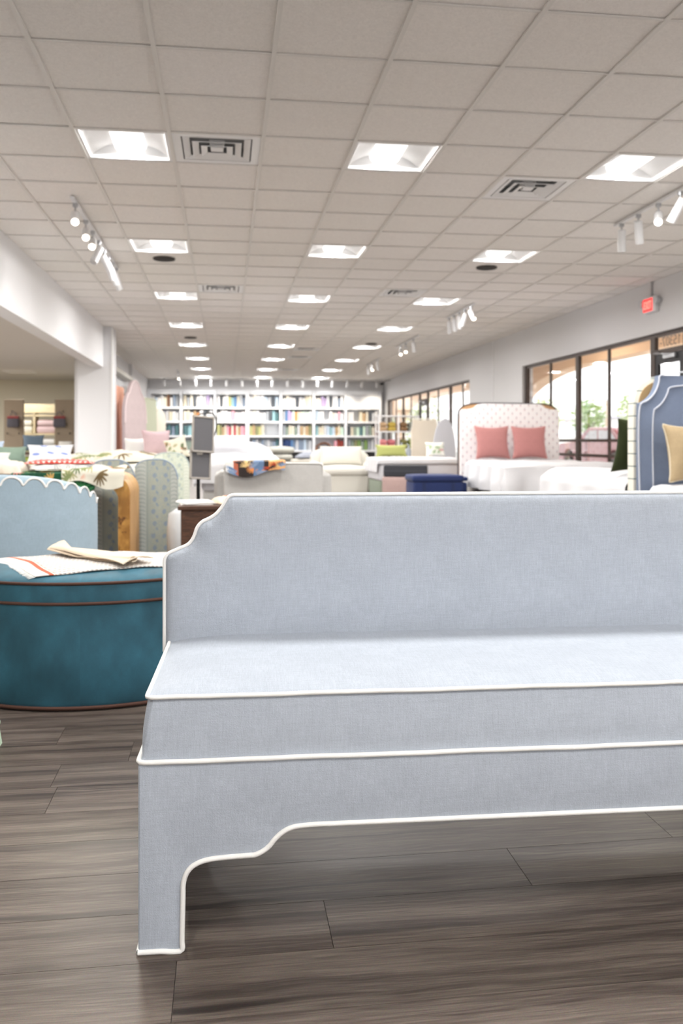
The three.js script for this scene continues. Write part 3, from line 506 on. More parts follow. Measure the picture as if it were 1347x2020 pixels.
const print = (bg, fn, w = 512, h = 512) => canvasTex(w, h, (c) => { c.fillStyle = bg; c.fillRect(0, 0, w, h); fn(c, w, h); });
const leafy = (c, w, h, cols, n, s) => { for (let i = 0; i < n; i++) { const x = rnd() * w, y = rnd() * h, a = rnd() * 6.3; c.fillStyle = pick(cols); for (let k = -3; k <= 3; k++) { c.save(); c.translate(x, y); c.rotate(a + k * 0.42); c.beginPath(); c.ellipse(s * 0.55, 0, s * 0.55, s * 0.1, 0, 0, 7); c.fill(); c.restore(); } } };
const T = {
  tropic: mat(0xffffff, 0.9, { map: print('#d9d4c4', (c, w, h) => { leafy(c, w, h, ['#7f8a5a', '#5f6f48', '#a9a47a', '#6d5a3a'], 14, 70); leafy(c, w, h, ['#c98a72', '#d9b09a'], 4, 34); }) }),
  jungle: mat(0xffffff, 0.9, { map: print('#1d5a3c', (c, w, h) => { leafy(c, w, h, ['#3f8a52', '#8fb06a', '#164a34', '#c9d29a'], 30, 90); leafy(c, w, h, ['#c9583f', '#e2b36a', '#d88a80'], 10, 50); }) }),
  redzig: mat(0xffffff, 0.9, { map: print('#c33f34', (c, w, h) => { for (let y = 0; y < h; y += 60) { c.fillStyle = '#f2ece4'; for (let x = 0; x < w; x += 40) { c.beginPath(); c.moveTo(x, y); c.lineTo(x + 20, y + 26); c.lineTo(x + 40, y); c.fill(); } c.fillStyle = '#2a2422'; for (let x = 0; x < w; x += 40) c.fillRect(x + 12, y + 34, 16, 10); } }) }),
  greyprint: mat(0xffffff, 0.9, { map: print('#d3d0ca', (c, w, h) => leafy(c, w, h, ['#a9aaa8', '#c7c6c2', '#8f9294'], 26, 60)) }),
  bluedot: mat(0xffffff, 0.9, { map: print('#d8d8d8', (c, w, h) => { c.fillStyle = '#7c8cc4'; for (const [x, y, a] of [[110, 300, 0], [270, 270, 0.6], [420, 285, 0.5], [190, 80, 0.2], [350, 90, 0.4]]) { c.beginPath(); c.ellipse(x, y, 44, a ? 26 : 38, a, 0, 7); c.fill(); } }) }),
  darkfloral: mat(0xffffff, 0.85, { map: print('#2a211e', (c, w, h) => { c.fillStyle = '#e8e4e0'; c.fillRect(0, 0, 70, h); c.fillStyle = '#b9654a'; c.fillRect(70, 0, 40, h); c.fillStyle = '#5f7898'; c.fillRect(240, 0, 90, h); c.fillStyle = '#dda468'; c.fillRect(370, 0, 150, h); leafy(c, w, h, ['#d98a4a', '#a9401f', '#5f80a8', '#e0c084', '#3a2a24', '#7d92b0'], 34, 60); }) }),
  cream: cotton(0xdcd5c7), white: cotton(0xdad9d7), pink: linen(0xd9bdc2), coral: cotton(0xf2b79b), blush: linen(0xddcacb), sage: mat(0xb9bda6, 0.7), olive: mat(0x8d8158, 0.6), lime: linen(0xc6cc7d), rose: linen(0xcf8f8c), charcoal: mat(0x33343a, 0.8), navy: linen(0x27376a), blueGrey: linen(0x8290aa), moss: linen(0x2f3a12), oat: linen(0xc7b08a), greenGrey: linen(0x8ba08f),
};
// cloth lying on a flat top and falling over its front edge
function drape(name, label, m, [x, y, d], w, back, hang, turn = 0, wave = 0.012, cat = 'cloth', side = 0) {
  const g = thing(name, label, cat, [x, y, d], turn), ph = rnd() * 6;
  const fn = (u, v) => { const s = v * (back + hang), rip = wave * (Math.sin(u * 9 + ph) + 0.5 * Math.sin(u * 21 + ph * 2)); let px = (u - 0.5) * w, py, pz;
    if (s < back) { pz = -back + s; py = 0.006 + wave * 0.9 + Math.abs(rip) * 0.6 * smooth(0, 0.1, back - s) + wave * 0.8 * Math.sin(v * 8 + u * 5 + ph) * smooth(0, 0.1, back - s); } else { const h = s - back; pz = 0.012 + (rip + 1.5 * wave) * smooth(0, 0.2, h); py = 0.006 + wave * 0.9 * Math.exp(-h * 30) - h * (1 - 0.35 * Math.sin(u * 6 + ph)); px *= 1 - 0.1 * smooth(0, 0.3, h); }
    return [px, py, pz]; };
  part('cloth', sheet(fn, 40, 24, 0.004), m, g); return g;
}
function heap(name, label, m, [x, y, d], w, l, h, turn = 0, cat = 'cloth') {     // crumpled cloth
  const g = thing(name, label, cat, [x, y, d], turn), ph = rnd() * 20;
  const fn = (u, v) => { const a = u * 2 - 1, b = v * 2 - 1, e = clamp((1 - a * a) * (1 - b * b)) ** 0.35; return [a * w / 2 * (1 + 0.12 * Math.sin(b * 4 + ph)), 0.005 + e * h * (0.35 + 0.9 * fbm(u * 5 + ph, v * 3 + ph, 3)), b * l / 2 * (1 + 0.1 * Math.sin(a * 5 + ph))]; };
  part('cloth', sheet(fn, 36, 24, 0.004), m, g); return g;
}
drape('fabric_length', 'green jungle print fabric hanging off the burl table front', T.jungle, [-1.28, 0.7415, 6.745], 0.62, 0.4, 0.11, 0, 0.006);
drape('fabric_length', 'white leaf print fabric spilling over the burl table corner', T.tropic, [-0.99, 0.756, 6.72], 0.46, 0.42, 0.1, 0.0, 0.018);
heap('fabric_length', 'grey and white printed fabric crumpled on the burl table', T.greyprint, [-1.22, 0.775, 6.98], 0.5, 0.36, 0.05, 0.2);
heap('fabric_length', 'red zigzag fabric folded on top of the burl table pile', T.redzig, [-1.28, 0.815, 6.98], 0.46, 0.22, 0.035, 0.1);
heap('fabric_length', 'cream fabric crumpled beside the red zigzag fabric', T.cream, [-1.7, 0.742, 7.0], 0.34, 0.4, 0.12, -0.1);
heap('fabric_length', 'pale blue white fabric behind the scalloped chair', cotton(0xdfe5ee), [-2.08, 0.742, 6.98], 0.3, 0.4, 0.07, -0.1);

// ------------------------------------------------------------------ folding screens in blue printed fabric
const screenTex = (bg, b1, b2, dots) => canvasTex(256, 512, (c, w, h) => {
  c.fillStyle = bg; c.fillRect(0, 0, w, h); c.fillStyle = b1; c.fillRect(4, 0, 62, h); c.fillRect(w - 42, 0, 38, h); c.strokeStyle = b2; c.lineWidth = 4;
  for (let y = -10; y < h; y += 21) { for (const [x, r] of [[35, 26], [w - 23, 15]]) { c.beginPath(); c.ellipse(x, y + 14, r, 8, 0, Math.PI, 0); c.stroke(); } }
  for (const x of [2, 70, 76, w - 46, w - 3]) { c.fillStyle = b2; c.fillRect(x, 0, 3, h); }
  for (let y = 0; y < h; y += 64) for (const x of [110, 176]) { c.fillStyle = dots; c.beginPath(); c.ellipse(x + (y / 64 & 1 ? 8 : 0), y + 20, 12, 14, 0.4, 0, 7); c.fill(); c.beginPath(); c.ellipse(x + 22, y + 46, 7, 10, -0.5, 0, 7); c.fill(); }
  for (let i = 0; i < 900; i++) { c.fillStyle = rnd() < 0.5 ? 'rgba(190,185,140,0.5)' : 'rgba(130,150,165,0.4)'; c.fillRect(82 + rnd() * (w - 132), rnd() * h, 4, 4); }
});
const screenA = mat(0xffffff, 0.9, { map: screenTex('#a6ada5', '#b7bdb8', '#929d9c', '#8a9aab') }), screenB = mat(0xffffff, 0.9, { map: screenTex('#cfd6c6', '#d8dccf', '#bcc6b4', '#b4c0b8') });
function screen(label, m, edge, [x, y, d], W, H, folds, turn = 0) {
  const g = thing('folding_screen', label, 'folding screen', [x, y, d], turn); let px = 0, pz = 0;
  folds.forEach((a) => {
    const s = shapeOf([[0, 0], [0, H - 0.07], [0.03, H - 0.0, W * 0.42, H], [W * 0.62, H, W * 0.66, H - 0.003, ], [W * 0.96, H - 0.03, W, H - 0.17], [W, 0]]);
    const e = panel(s, 0.03, 0.006); const uv = e.attributes.uv; for (let i = 0; i < uv.count; i++) { uv.setX(i, uv.getX(i) / W); uv.setY(i, uv.getY(i) / (H)); }
    const o = part('panel', e, m, g); o.position.set(px, 0, pz); o.rotation.y = a;
    const b = part('edging', tube(s.getPoints(8).filter((p) => p.y > 0.02).map((p) => [p.x, p.y, -0.003]), 0.006, false, 50, 5), edge, o); void b;
    px += Math.cos(a) * W; pz -= Math.sin(a) * W;
  });
  return g;
}
const edgeBlue = cotton(0x8b9db4);
screen('blue-grey printed folding screen with rounded panels behind the burl table', screenA, edgeBlue, [-1.50, 0, 7.62], 0.37, 0.835, [-0.18, 0.2, -0.12], 0);
screen('pale green printed folding screen further back beside the sign stand', screenB, cotton(0xb4c4c4), [-0.79, 0, 9.7], 0.4, 0.866, [0.1], 0);
{
  const g = thing('round_pouf', 'small white round pouf between the printed screen and the dark side table', 'pouf', [-0.33, 0, 7.2]);
  part('body', loft([ering(0.12, 0.12, 0.02, 30), ering(0.14, 0.14, 0.06, 30), ering(0.145, 0.145, 0.25, 30), ering(0.13, 0.13, 0.4, 30), ering(0.07, 0.07, 0.44, 30)], true, 0.9), cotton(0xdfe4e8), g);
  part('button', cyl(0.015, 0.012, 0.012, 0, 0.436, 0, 10), M.piping, g);
}
// dark side table with papers, sign stand
{
  const g = thing('side_table', 'dark brown wooden side table holding papers by the sign stand', 'table', [-0.11, 0, 5.95]);
  part('table_top', rb(0.4, 0.03, 0.4, 0.006, 2, 0, 0.555, 0), M.darkWood, g); part('drawer_box', rb(0.36, 0.24, 0.36, 0.006, 1, 0, 0.42, 0), M.darkWood, g);
  for (const [x, z] of [[-1, -1], [1, -1], [1, 1], [-1, 1]]) part('leg', cyl(0.012, 0.018, 0.3, x * 0.16, 0, z * 0.16, 10), M.darkWood, g);
  const p = thing('paper_stack', 'stack of white papers on the dark side table', 'papers', [-0.2, 0.5705, 5.95], 0.2);
  for (let i = 0; i < 4; i++) { const o = part('sheet', rb(0.21, 0.004, 0.28, 0.0015, 1, 0, 0.0025 + i * 0.0045, 0), mat(0xf2f1ee, 0.8), p); o.rotation.y = rr(-0.1, 0.1); }
  heap('paper_scrap', 'crumpled cream and orange tissue on the dark side table', mat(0xe9d2b8, 0.8), [0.0, 0.5705, 5.92], 0.16, 0.2, 0.05, 0.4, 'paper'); heap('paper_scrap', 'orange red cloth scrap on the dark side table', mat(0xd98466, 0.8), [0.005, 0.5705, 6.07], 0.15, 0.07, 0.04, 0.1, 'cloth');
}
{
  const g = thing('sign_stand', 'black floor stand with two grey framed sign boards, one above the other', 'sign stand', [-0.21, 0, 6.89]);
  part('base', loft([ering(0.16, 0.16, 0, 36), ering(0.16, 0.16, 0.008, 36), ering(0.03, 0.03, 0.022, 36)], true, 0.5), M.blackMetal, g);
  part('pole', cyl(0.014, 0.014, 0.97, 0, 0.02, 0, 14), M.blackMetal, g);
  const fm = mat(0xa9a39b, 0.35, { metalness: 0.6 }), pm = mat(0x5c5b5e, 0.5);
  for (const [x, y, w, h] of [[0.065, 0.905, 0.19, 0.29], [0.045, 0.695, 0.18, 0.25]]) {
    const b = new THREE.Group(); b.name = 'sign_board'; b.position.set(x - 0.03, y, 0.03); b.rotation.set(-0.1, 0.45, -0.02); g.add(b);
    part('frame', merge([rb(w, 0.016, 0.016, 0.004, 1, 0, 0.008, 0), rb(w, 0.016, 0.016, 0.004, 1, 0, h - 0.008, 0), rb(0.016, h, 0.016, 0.004, 1, -w / 2 + 0.008, h / 2, 0), rb(0.016, h, 0.016, 0.004, 1, w / 2 - 0.008, h / 2, 0)]), fm, b);
    part('board', bx(-w / 2 + 0.01, w / 2 - 0.01, 0.01, h - 0.01, -0.002, 0.002), pm, b);
  }
  part('bracket', tube([[0.0, 0.98, 0], [0.03, 1.1, -0.03], [0.0, 1.2, -0.02], [0.06, 1.215, -0.02], [0.12, 1.21, -0.03], [0.14, 1.1, -0.04], [0.1, 0.98, -0.03]], 0.005, false, 40), M.blackMetal, g);
  part('clip', rb(0.05, 0.03, 0.03, 0.006, 1, 0.01, 0.9, 0.01), fm, g);
}
// ------------------------------------------------------------------ grey armchair seen from behind, fabric over its back
{
  const g = thing('armchair', 'light grey armchair seen from behind with floral fabric on its back', 'armchair', [0.39, 0, 6.96]);
  const c = M.greyFabric;
  const s = shapeOf([[-0.4, 0.12], [-0.4, 0.78], [-0.4, 0.815, -0.36, 0.815], [0.36, 0.815], [0.4, 0.815, 0.4, 0.78], [0.4, 0.12]]); part('back', panel(s, 0.13, 0.015), c, g);
  part('back_piping', tube(s.getPoints(6).slice(1, -1).map((p) => [p.x, p.y, 0]), 0.006, false, 60, 5), M.piping, g);
  for (const x of [-1, 1]) part('arm', soft(x > 0 ? 0.36 : -0.475, x > 0 ? 0.475 : -0.36, 0.12, 0.73, -0.72, -0.05, { r: 0.04, e: 0.03 }), c, g);
  part('seat_base', soft(-0.36, 0.36, 0.12, 0.36, -0.7, -0.1, { r: 0.03 }), c, g); part('seat_cushion', soft(-0.355, 0.355, 0.362, 0.48, -0.72, -0.14, { r: 0.05, e: 0.04 }), c, g);
  for (const [x, z] of [[-0.4, -0.06], [0.4, -0.06], [-0.4, -0.66], [0.4, -0.66]]) part('leg', cyl(0.016, 0.022, 0.12, x, 0, z, 10), M.darkWood, g);
  drape('floral_fabric', 'dark multicoloured floral fabric hanging over the grey armchair back', T.darkfloral, [0.24, 0.8205, 6.935], 0.48, 0.14, 0.09, -0.02, 0.006);
}
// ------------------------------------------------------------------ beds and seating
const duvetMat = (c) => cotton(c, { bumpScale: 0.0006 });
function duvetGeo(W, Lg, th, hang, footHang, ph = 0, amp = 0.02) {    // centred on x, head at z = -Lg, foot at z = 0, lying on y = 0
  return sheet((u, v) => {
    const sx = (u * 2 - 1) * (W / 2 + hang), sz = v * (Lg + footHang) - Lg; let x = sx, z = sz, y = th * (0.7 + 0.6 * fbm(u * 6 + ph, v * 5 + ph, 3)), dx = Math.abs(sx) - W / 2, dz = sz;
    const r = th * 0.9; y -= 0; if (dx > -0.08) y *= 1 - 0.4 * smooth(-0.08, 0, dx); if (dz > -0.08) y *= 1 - 0.4 * smooth(-0.08, 0, dz);
    let drop = 0; if (dx > 0) { drop = Math.max(drop, dx); x = Math.sign(sx) * (W / 2 + r * 0.6 + amp * (1 + Math.sin(v * 26 + ph)) * smooth(0, 0.25, dx)); }
    if (dz > 0) { drop = Math.max(drop, dz); z = r * 0.6 + amp * (1 + Math.sin(u * 30 + ph)) * smooth(0, 0.25, dz); }
    return [x, y * (drop > 0 ? 0.6 * Math.exp(-drop * 12) + 0.0 : 1) - drop, z];
  }, 56, 48, 0.006);
}
function bed(label, [x, d], W, Lg, top, opt = {}) {      // foot end at distance d, head further in; turn = PI flips it
  const g = thing('bed', label, 'bed', [x, 0, d], opt.turn || 0, opt.group);
  part('bed_base', soft(-W / 2 + 0.02, W / 2 - 0.02, 0.02, 0.32, -Lg, -0.03, { r: 0.04, e: 0.015, dome: 0 }), opt.base || M.greyFabric, g);
  part('mattress', soft(-W / 2, W / 2, 0.322, top, -Lg, -0.01, { r: 0.07, e: 0.04, dome: 0.01 }), M.bedding2, g);
  if (opt.duvet !== false) { const q = part('duvet', duvetGeo(W + 0.02, Lg * (opt.cover || 0.86), opt.th || 0.05, opt.hang ?? 0.32, opt.foot ?? 0.34, opt.ph || 1, opt.amp || 0.02), opt.duvetMat || M.bedding, g); q.position.y = top + 0.012; }
  return g;
}
// patterned headboard bed
{
  const pt = canvasTex(256, 256, (c, w, h) => { c.fillStyle = '#f6f2f2'; c.fillRect(0, 0, w, h); for (const [x, y] of [[64, 64], [192, 192]]) { c.fillStyle = '#a89aa6'; c.beginPath(); c.ellipse(x, y - 12, 15, 26, 0, 0, 7); c.fill(); c.fillStyle = '#d7a9ae'; c.beginPath(); c.ellipse(x, y + 24, 12, 17, 0, 0, 7); c.fill(); c.fillStyle = '#b9b2a6'; c.fillRect(x - 3, y + 34, 6, 20); } }, [7.6, 7.6]);
  const g = bed('bed with pink and grey motif headboard and white bedding near the windows', [4.37, 10.75], 1.52, 2.08, 0.63, { ph: 3, amp: 0.035, foot: 0.42, th: 0.06 });
  const w = 0.79, s = shapeOf([[-w, 0.1], [-w, 1.42], [-w, 1.475, -w + 0.05, 1.48], [-w + 0.2, 1.485, -w + 0.24, 1.52], [-w + 0.28, 1.568, -w + 0.36, 1.568], [w - 0.36, 1.568], [w - 0.28, 1.568, w - 0.24, 1.52], [w - 0.2, 1.485, w - 0.05, 1.48], [w, 1.475, w, 1.42], [w, 0.1]]);
  const hb = part('headboard', panel(s, 0.09, 0.012), mat(0xffffff, 0.9, { map: pt }), g); hb.position.z = -2.11;
  const s2 = shapeOf([[-w - 0.012, 0.1], [-w - 0.012, 1.42], [-w, 1.56, -w + 0.26, 1.575], [w - 0.26, 1.575], [w, 1.56, w + 0.012, 1.42], [w + 0.012, 0.1]]);
  const bk = part('headboard_frame', panel(s2, 0.03, 0.006), mat(0xc39a6e, 0.6), g); bk.position.z = -2.203;
  const tr = part('dark_trim', tube(s2.getPoints(8).slice(0, -1).map((p) => [p.x, p.y, -2.202]), 0.011, false, 90, 6), mat(0x3b3640, 0.6), g); void tr;
  const tas = []; for (let i = 0; i < 7; i++) tas.push(cyl(0.016, 0.01, 0.06, 0.1 + i * 0.09, 0.2, 0.1, 8)); const tt = part('tassels', merge(tas), cotton(0x9d93c4), g); tt.userData.kind = 'stuff';
  pillow('pink_pillow', 'dusty pink square pillow against the motif headboard, nearer the shelves', 0.54, 0.5, 0.16, T.rose, [4.02, 0.725, 12.62], 0.05, -0.18, cotton(0xdba9a4));
  pillow('pink_pillow', 'dusty pink square pillow against the motif headboard, nearer the windows', 0.54, 0.5, 0.16, T.rose, [4.6, 0.725, 12.62], -0.03, -0.18, cotton(0xdba9a4));
}
// two beds back to back near the camera: blue scooped headboard, striped headboard behind it
{
  const g = thing('bed', 'bed with slate blue scooped headboard at the edge of the picture', 'bed', [4.02, 0, 4.3]);
  const w = 0.82, H = 1.508;
  part('bed_base', soft(-0.78, 0.78, 0.02, 0.32, -2.0, -0.03, { r: 0.04, e: 0.015, dome: 0 }), T.blueGrey, g); part('mattress', soft(-0.77, 0.77, 0.322, 0.6, -2.0, -0.02, { r: 0.07, e: 0.05, dome: 0.01 }), M.bedding2, g);
  const q = part('duvet', duvetGeo(1.52, 1.94, 0.05, 0.16, 0.3, 5, 0.012), M.bedding, g); q.position.set(0, 0.612, -0.02);
  const sc = (o, e) => shapeOf([[-w + o, 0.1], [-w + o, 1.29 - e], [-w + o + 0.135, 1.33 - e * 0.5, -w + 0.155 + o, H - o * 0.9], [w - 0.155 - o, H - o * 0.9], [w - o - 0.135, 1.33 - e * 0.5, w - o, 1.29 - e], [w - o, 0.1]]);
  const hb = part('headboard', panel(sc(0, 0), 0.08, 0.01), T.blueGrey, g); hb.position.z = -2.03;
  part('outer_piping', tube(sc(0.004, 0).getPoints(10).slice(0, -1).map((p) => [p.x, p.y, -2.028]), 0.0065, false, 120, 6), cotton(0xcdd1da), g);
  const s3 = shapeOf([[-w + 0.115, 0.1], [-w + 0.115, 1.245], [-w + 0.2, 1.29, -w + 0.235, 1.41], [w - 0.235, 1.41], [w - 0.2, 1.29, w - 0.115, 1.245], [w - 0.115, 0.1]]);
  part('inset_piping', tube(s3.getPoints(10).slice(0, -1).map((p) => [p.x, p.y, -2.027]), 0.006, false, 120, 6), cotton(0xcdd1da), g);
  pillow('oat_pillow', 'oatmeal linen pillow with pale edging on the slate blue bed', 0.5, 0.44, 0.17, T.oat, [3.52, 0.69, 6.05], 0.12, -0.2, cotton(0xd9cdb4));
  pillow('oat_pillow', 'oatmeal lumbar cushion lying in front on the slate blue bed', 0.5, 0.12, 0.1, T.oat, [3.6, 0.695, 5.83], 0.1, -0.1);
  // striped one
  const st = canvasTex(64, 128, (c) => { c.fillStyle = '#efece0'; c.fillRect(0, 0, 64, 128); c.fillStyle = '#7f8d8a'; c.fillRect(0, 0, 64, 12); }, [10, 10]);
  const b = bed('white bed whose striped headboard backs onto the slate blue one', [4.03, 8.5], 1.5, 1.86, 0.63, { turn: Math.PI, ph: 9, th: 0.075, hang: 0.3, base: M.bedding2, cover: 1.0 });
  b.position.z = -8.5; const s4 = shapeOf([[-w, 0.1], [-w, 1.26], [-w, 1.515, -w + 0.26, 1.515], [w - 0.26, 1.515], [w, 1.515, w, 1.26], [w, 0.1]]);
  const h2 = part('headboard', panel(s4, 0.1, 0.008), mat(0xffffff, 0.85, { map: st }), b); h2.position.z = -1.93;
  const s5 = shapeOf([[-w + 0.04, 0.12], [-w + 0.04, 1.26], [-w + 0.04, 1.475, -w + 0.26, 1.475], [w - 0.26, 1.475], [w - 0.04, 1.475, w - 0.04, 1.26], [w - 0.04, 0.12]]);
  const h3 = part('headboard_backing', panel(s5, 0.012, 0), mat(0xb0946a, 0.9), b); h3.position.z = -2.031;
  pillow('green_pillow', 'dark moss green pillow propped on the striped headboard', 0.5, 0.47, 0.15, T.moss, [3.45, 0.735, 6.86], Math.PI, -0.3);
}
// ------------------------------------------------------------------ tropical bed, pillows and display bed on the side-room edge
bed('low bed heaped with cream leaf print fabric behind the printed screen', [-1.22, 10.1], 1.3, 1.4, 0.6, { ph: 6, duvetMat: T.tropic, hang: 0.25, foot: 0.3, th: 0.12, cover: 0.8 });
heap('fabric_length', 'cream leaf print fabric crumpled on the low bed', T.tropic, [-1.3, 0.75, 10.45], 1.1, 0.5, 0.12, 0.05);
pillow('blush_pillow', 'blush pink velvet pillow standing on the leaf print bed', 0.36, 0.36, 0.16, T.pink, [-0.86, 0.775, 11.25], 0.35, -0.2, cotton(0xc9a5ac));
pillow('white_pillow', 'small white ruffled pillow beside the blush pink pillow', 0.26, 0.23, 0.13, T.white, [-1.16, 0.8, 11.45], 0.2, -0.2, T.white);
pillow('cream_pillow', 'cream leaf print pillow tilted on its corner beside the blush pillow', 0.28, 0.28, 0.12, T.tropic, [-0.57, 0.77, 10.98], -0.2, -0.25, T.cream, null, 0.3);
{
  const g = thing('daybed', 'white daybed with pillows at the side room edge', 'daybed', [-2.1, 0, 8.35]);
  part('frame', soft(-0.7, 0.75, 0.05, 0.34, -1.1, 0, { r: 0.04, dome: 0 }), M.cream, g); part('mattress', soft(-0.68, 0.73, 0.342, 0.74, -1.08, -0.02, { r: 0.06, e: 0.04 }), cotton(0xe9ebef), g);
  pillow('green_pillow', 'grey green pillow on the white daybed', 0.3, 0.18, 0.12, T.greenGrey, [-2.17, 0.765, 9.2], 0.2, -0.3);
  pillow('dotted_pillow', 'white pillow with large blue dots on the daybed', 0.46, 0.2, 0.14, T.bluedot, [-1.78, 0.765, 9.15], 0.05, -0.3);
  pillow('grey_pillow', 'pale grey oval pillow at the near end of the daybed', 0.34, 0.13, 0.12, cotton(0xcfd0c8), [-2.25, 0.765, 8.75], 0.1, -0.5);
  pillow('blue_pillow', 'pale blue pillow at the far end of the white daybed', 0.3, 0.24, 0.12, cotton(0xb4c2d6), [-2.42, 0.765, 9.28], 0.1, -0.3);
}
// ------------------------------------------------------------------ headboards leaning by the column
function board(name, label, m, shape, [x, y, d], turn, lean = -0.04, thick = 0.06, trimMat) {
  const g = thing(name, label, 'headboard', [x, y, d], turn); g.rotation.order = 'YXZ'; g.rotation.x = lean; part('panel', panel(shape, thick, 0.012), m, g);
  if (trimMat) part('trim', tube(shape.getPoints(8).filter((p) => p.y > 0.02).map((p) => [p.x, p.y, 0.0]), 0.012, false, 60, 5), trimMat, g); return g;
}
const archTop = (w, h, k) => shapeOf([[-w, 0], [-w, h - k], [-w, h - k * 0.4, -w * 0.55, h - k * 0.3], [-w * 0.3, h, 0, h], [w * 0.3, h, w * 0.55, h - k * 0.3], [w, h - k * 0.4, w, h - k], [w, 0]]);
board('tall_headboard', 'tall coral headboard standing beside the grey column', T.coral, shapeOf([[-0.4, 0], [-0.4, 1.96], [-0.4, 2.02, -0.34, 2.02], [0.34, 2.02], [0.4, 2.02, 0.4, 1.96], [0.4, 0]]), [-1.94, 0, 16.62], 1.5, -0.01, 0.11);
board('tall_headboard', 'tall blush pink headboard with a pointed crown', T.blush, archTop(0.5, 2.13, 0.8), [-1.63, 0, 16.55], 1.27, -0.02, 0.07, cotton(0xe9d9d9));
board('framed_headboard', 'sage green panelled headboard behind the blush one', T.sage, shapeOf([[-0.5, 0], [-0.5, 1.9], [-0.4, 1.95, -0.3, 1.95], [0.3, 1.95], [0.4, 1.95, 0.5, 1.9], [0.5, 0]]), [-1.7, 0, 19.75], 1.22, -0.02, 0.07, mat(0xcfd0ba, 0.6));
board('framed_headboard', 'olive wooden headboard edge just before the sage one', T.olive, shapeOf([[-0.3, 0], [-0.3, 1.9], [0.3, 1.9], [0.3, 0]]), [-1.9, 0, 18.85], 1.5, -0.01, 0.1);
board('cream_headboard', 'slim cream headboard beyond the sage panelled one', T.cream, archTop(0.3, 1.78, 0.3), [-1.5, 0, 20.9], 1.2, -0.02, 0.06);
// white drape behind them with a small wall shelf
{
  const g = thing('hanging_rack', 'dark hanging rack with white goods on the left wall beyond the headboards', 'rack', [-2.3, 0, 21.3]);
  for (const z of [-0.9, 0.9]) for (const x of [-0.15, 0.25]) part('post', rb(0.03, 2.1, 0.03, 0.005, 1, x, 1.05, z), M.blackMetal, g);
  for (const y of [0.6, 1.1, 1.6, 2.05]) part('shelf', rb(0.44, 0.03, 1.86, 0.005, 1, 0.05, y, 0), M.blackMetal, g);
  for (const [y, z, c, w] of [[1.615, -0.5, 0xf0f0f2, 0.5], [1.615, 0.25, 0xe3e6ec, 0.5], [1.115, 0.3, 0xdfe6ee, 0.5], [1.115, -0.4, 0xf2f2f0, 0.5], [2.065, 0.2, 0xf4f4f4, 0.6]]) single('folded_linen', soft(-2.43, -2.08, y, y + 0.22, -21.3 + z - w / 2, -21.3 + z + w / 2, { r: 0.03, e: 0.05 }), cotton(c), `folded ${c > 0xf0f0f0 ? 'white' : 'pale'} linen on the dark rack, ${y > 2 ? 'top' : y > 1.5 ? 'upper shelf' : 'lower shelf'} ${z > 0 ? 'nearer' : 'further'} stack`, 'linen', 'linens on the dark rack');
}
// ------------------------------------------------------------------ side-room displays
const taupe = mat(0x9a8b78, 0.8), bagDark = mat(0x55525a, 0.7), bagRed = mat(0x8c3a38, 0.7);
for (const [x, d, l] of [[-4.49, 19.28, 'first taupe merchandise stand in the side room'], [-3.41, 19.13, 'taupe merchandise stand next to the grey column']]) {
  const g = thing('merchandise_stand', l, 'display stand', [x, 0, d]); part('panel', rb(0.4, 1.84, 0.1, 0.008, 1, 0, 0.96, 0), taupe, g); part('plinth', rb(0.46, 0.08, 0.4, 0.008, 1, 0, 0.04, 0), taupe, g);
  for (const [px, py] of [[-0.02, 1.62], [-0.12, 1.15], [0.12, 1.15], [0.05, 1.35]]) part('hook', tube([[px, py, 0.05], [px, py - 0.01, 0.09], [px, py + 0.02, 0.1]], 0.008, false, 8, 5), M.blackMetal, g);
  const b = thing('hanging_bag', `small dark red and grey bag hung on the ${x < -4 ? 'first taupe stand' : 'taupe stand next to the column'}`, 'bag', [x + (x < -4 ? 0.02 : -0.08), 1.28, d - 0.165]);
  part('body', soft(-0.12, 0.12, 0, 0.2, -0.05, 0.05, { r: 0.03, e: 0.02 }), bagDark, b); part('flap', rb(0.24, 0.06, 0.105, 0.02, 2, 0, 0.21, 0), bagRed, b); part('handle', tube([[-0.07, 0.24, 0], [0, 0.34, 0], [0.07, 0.24, 0]], 0.008, false, 14, 5), bagDark, b);
}
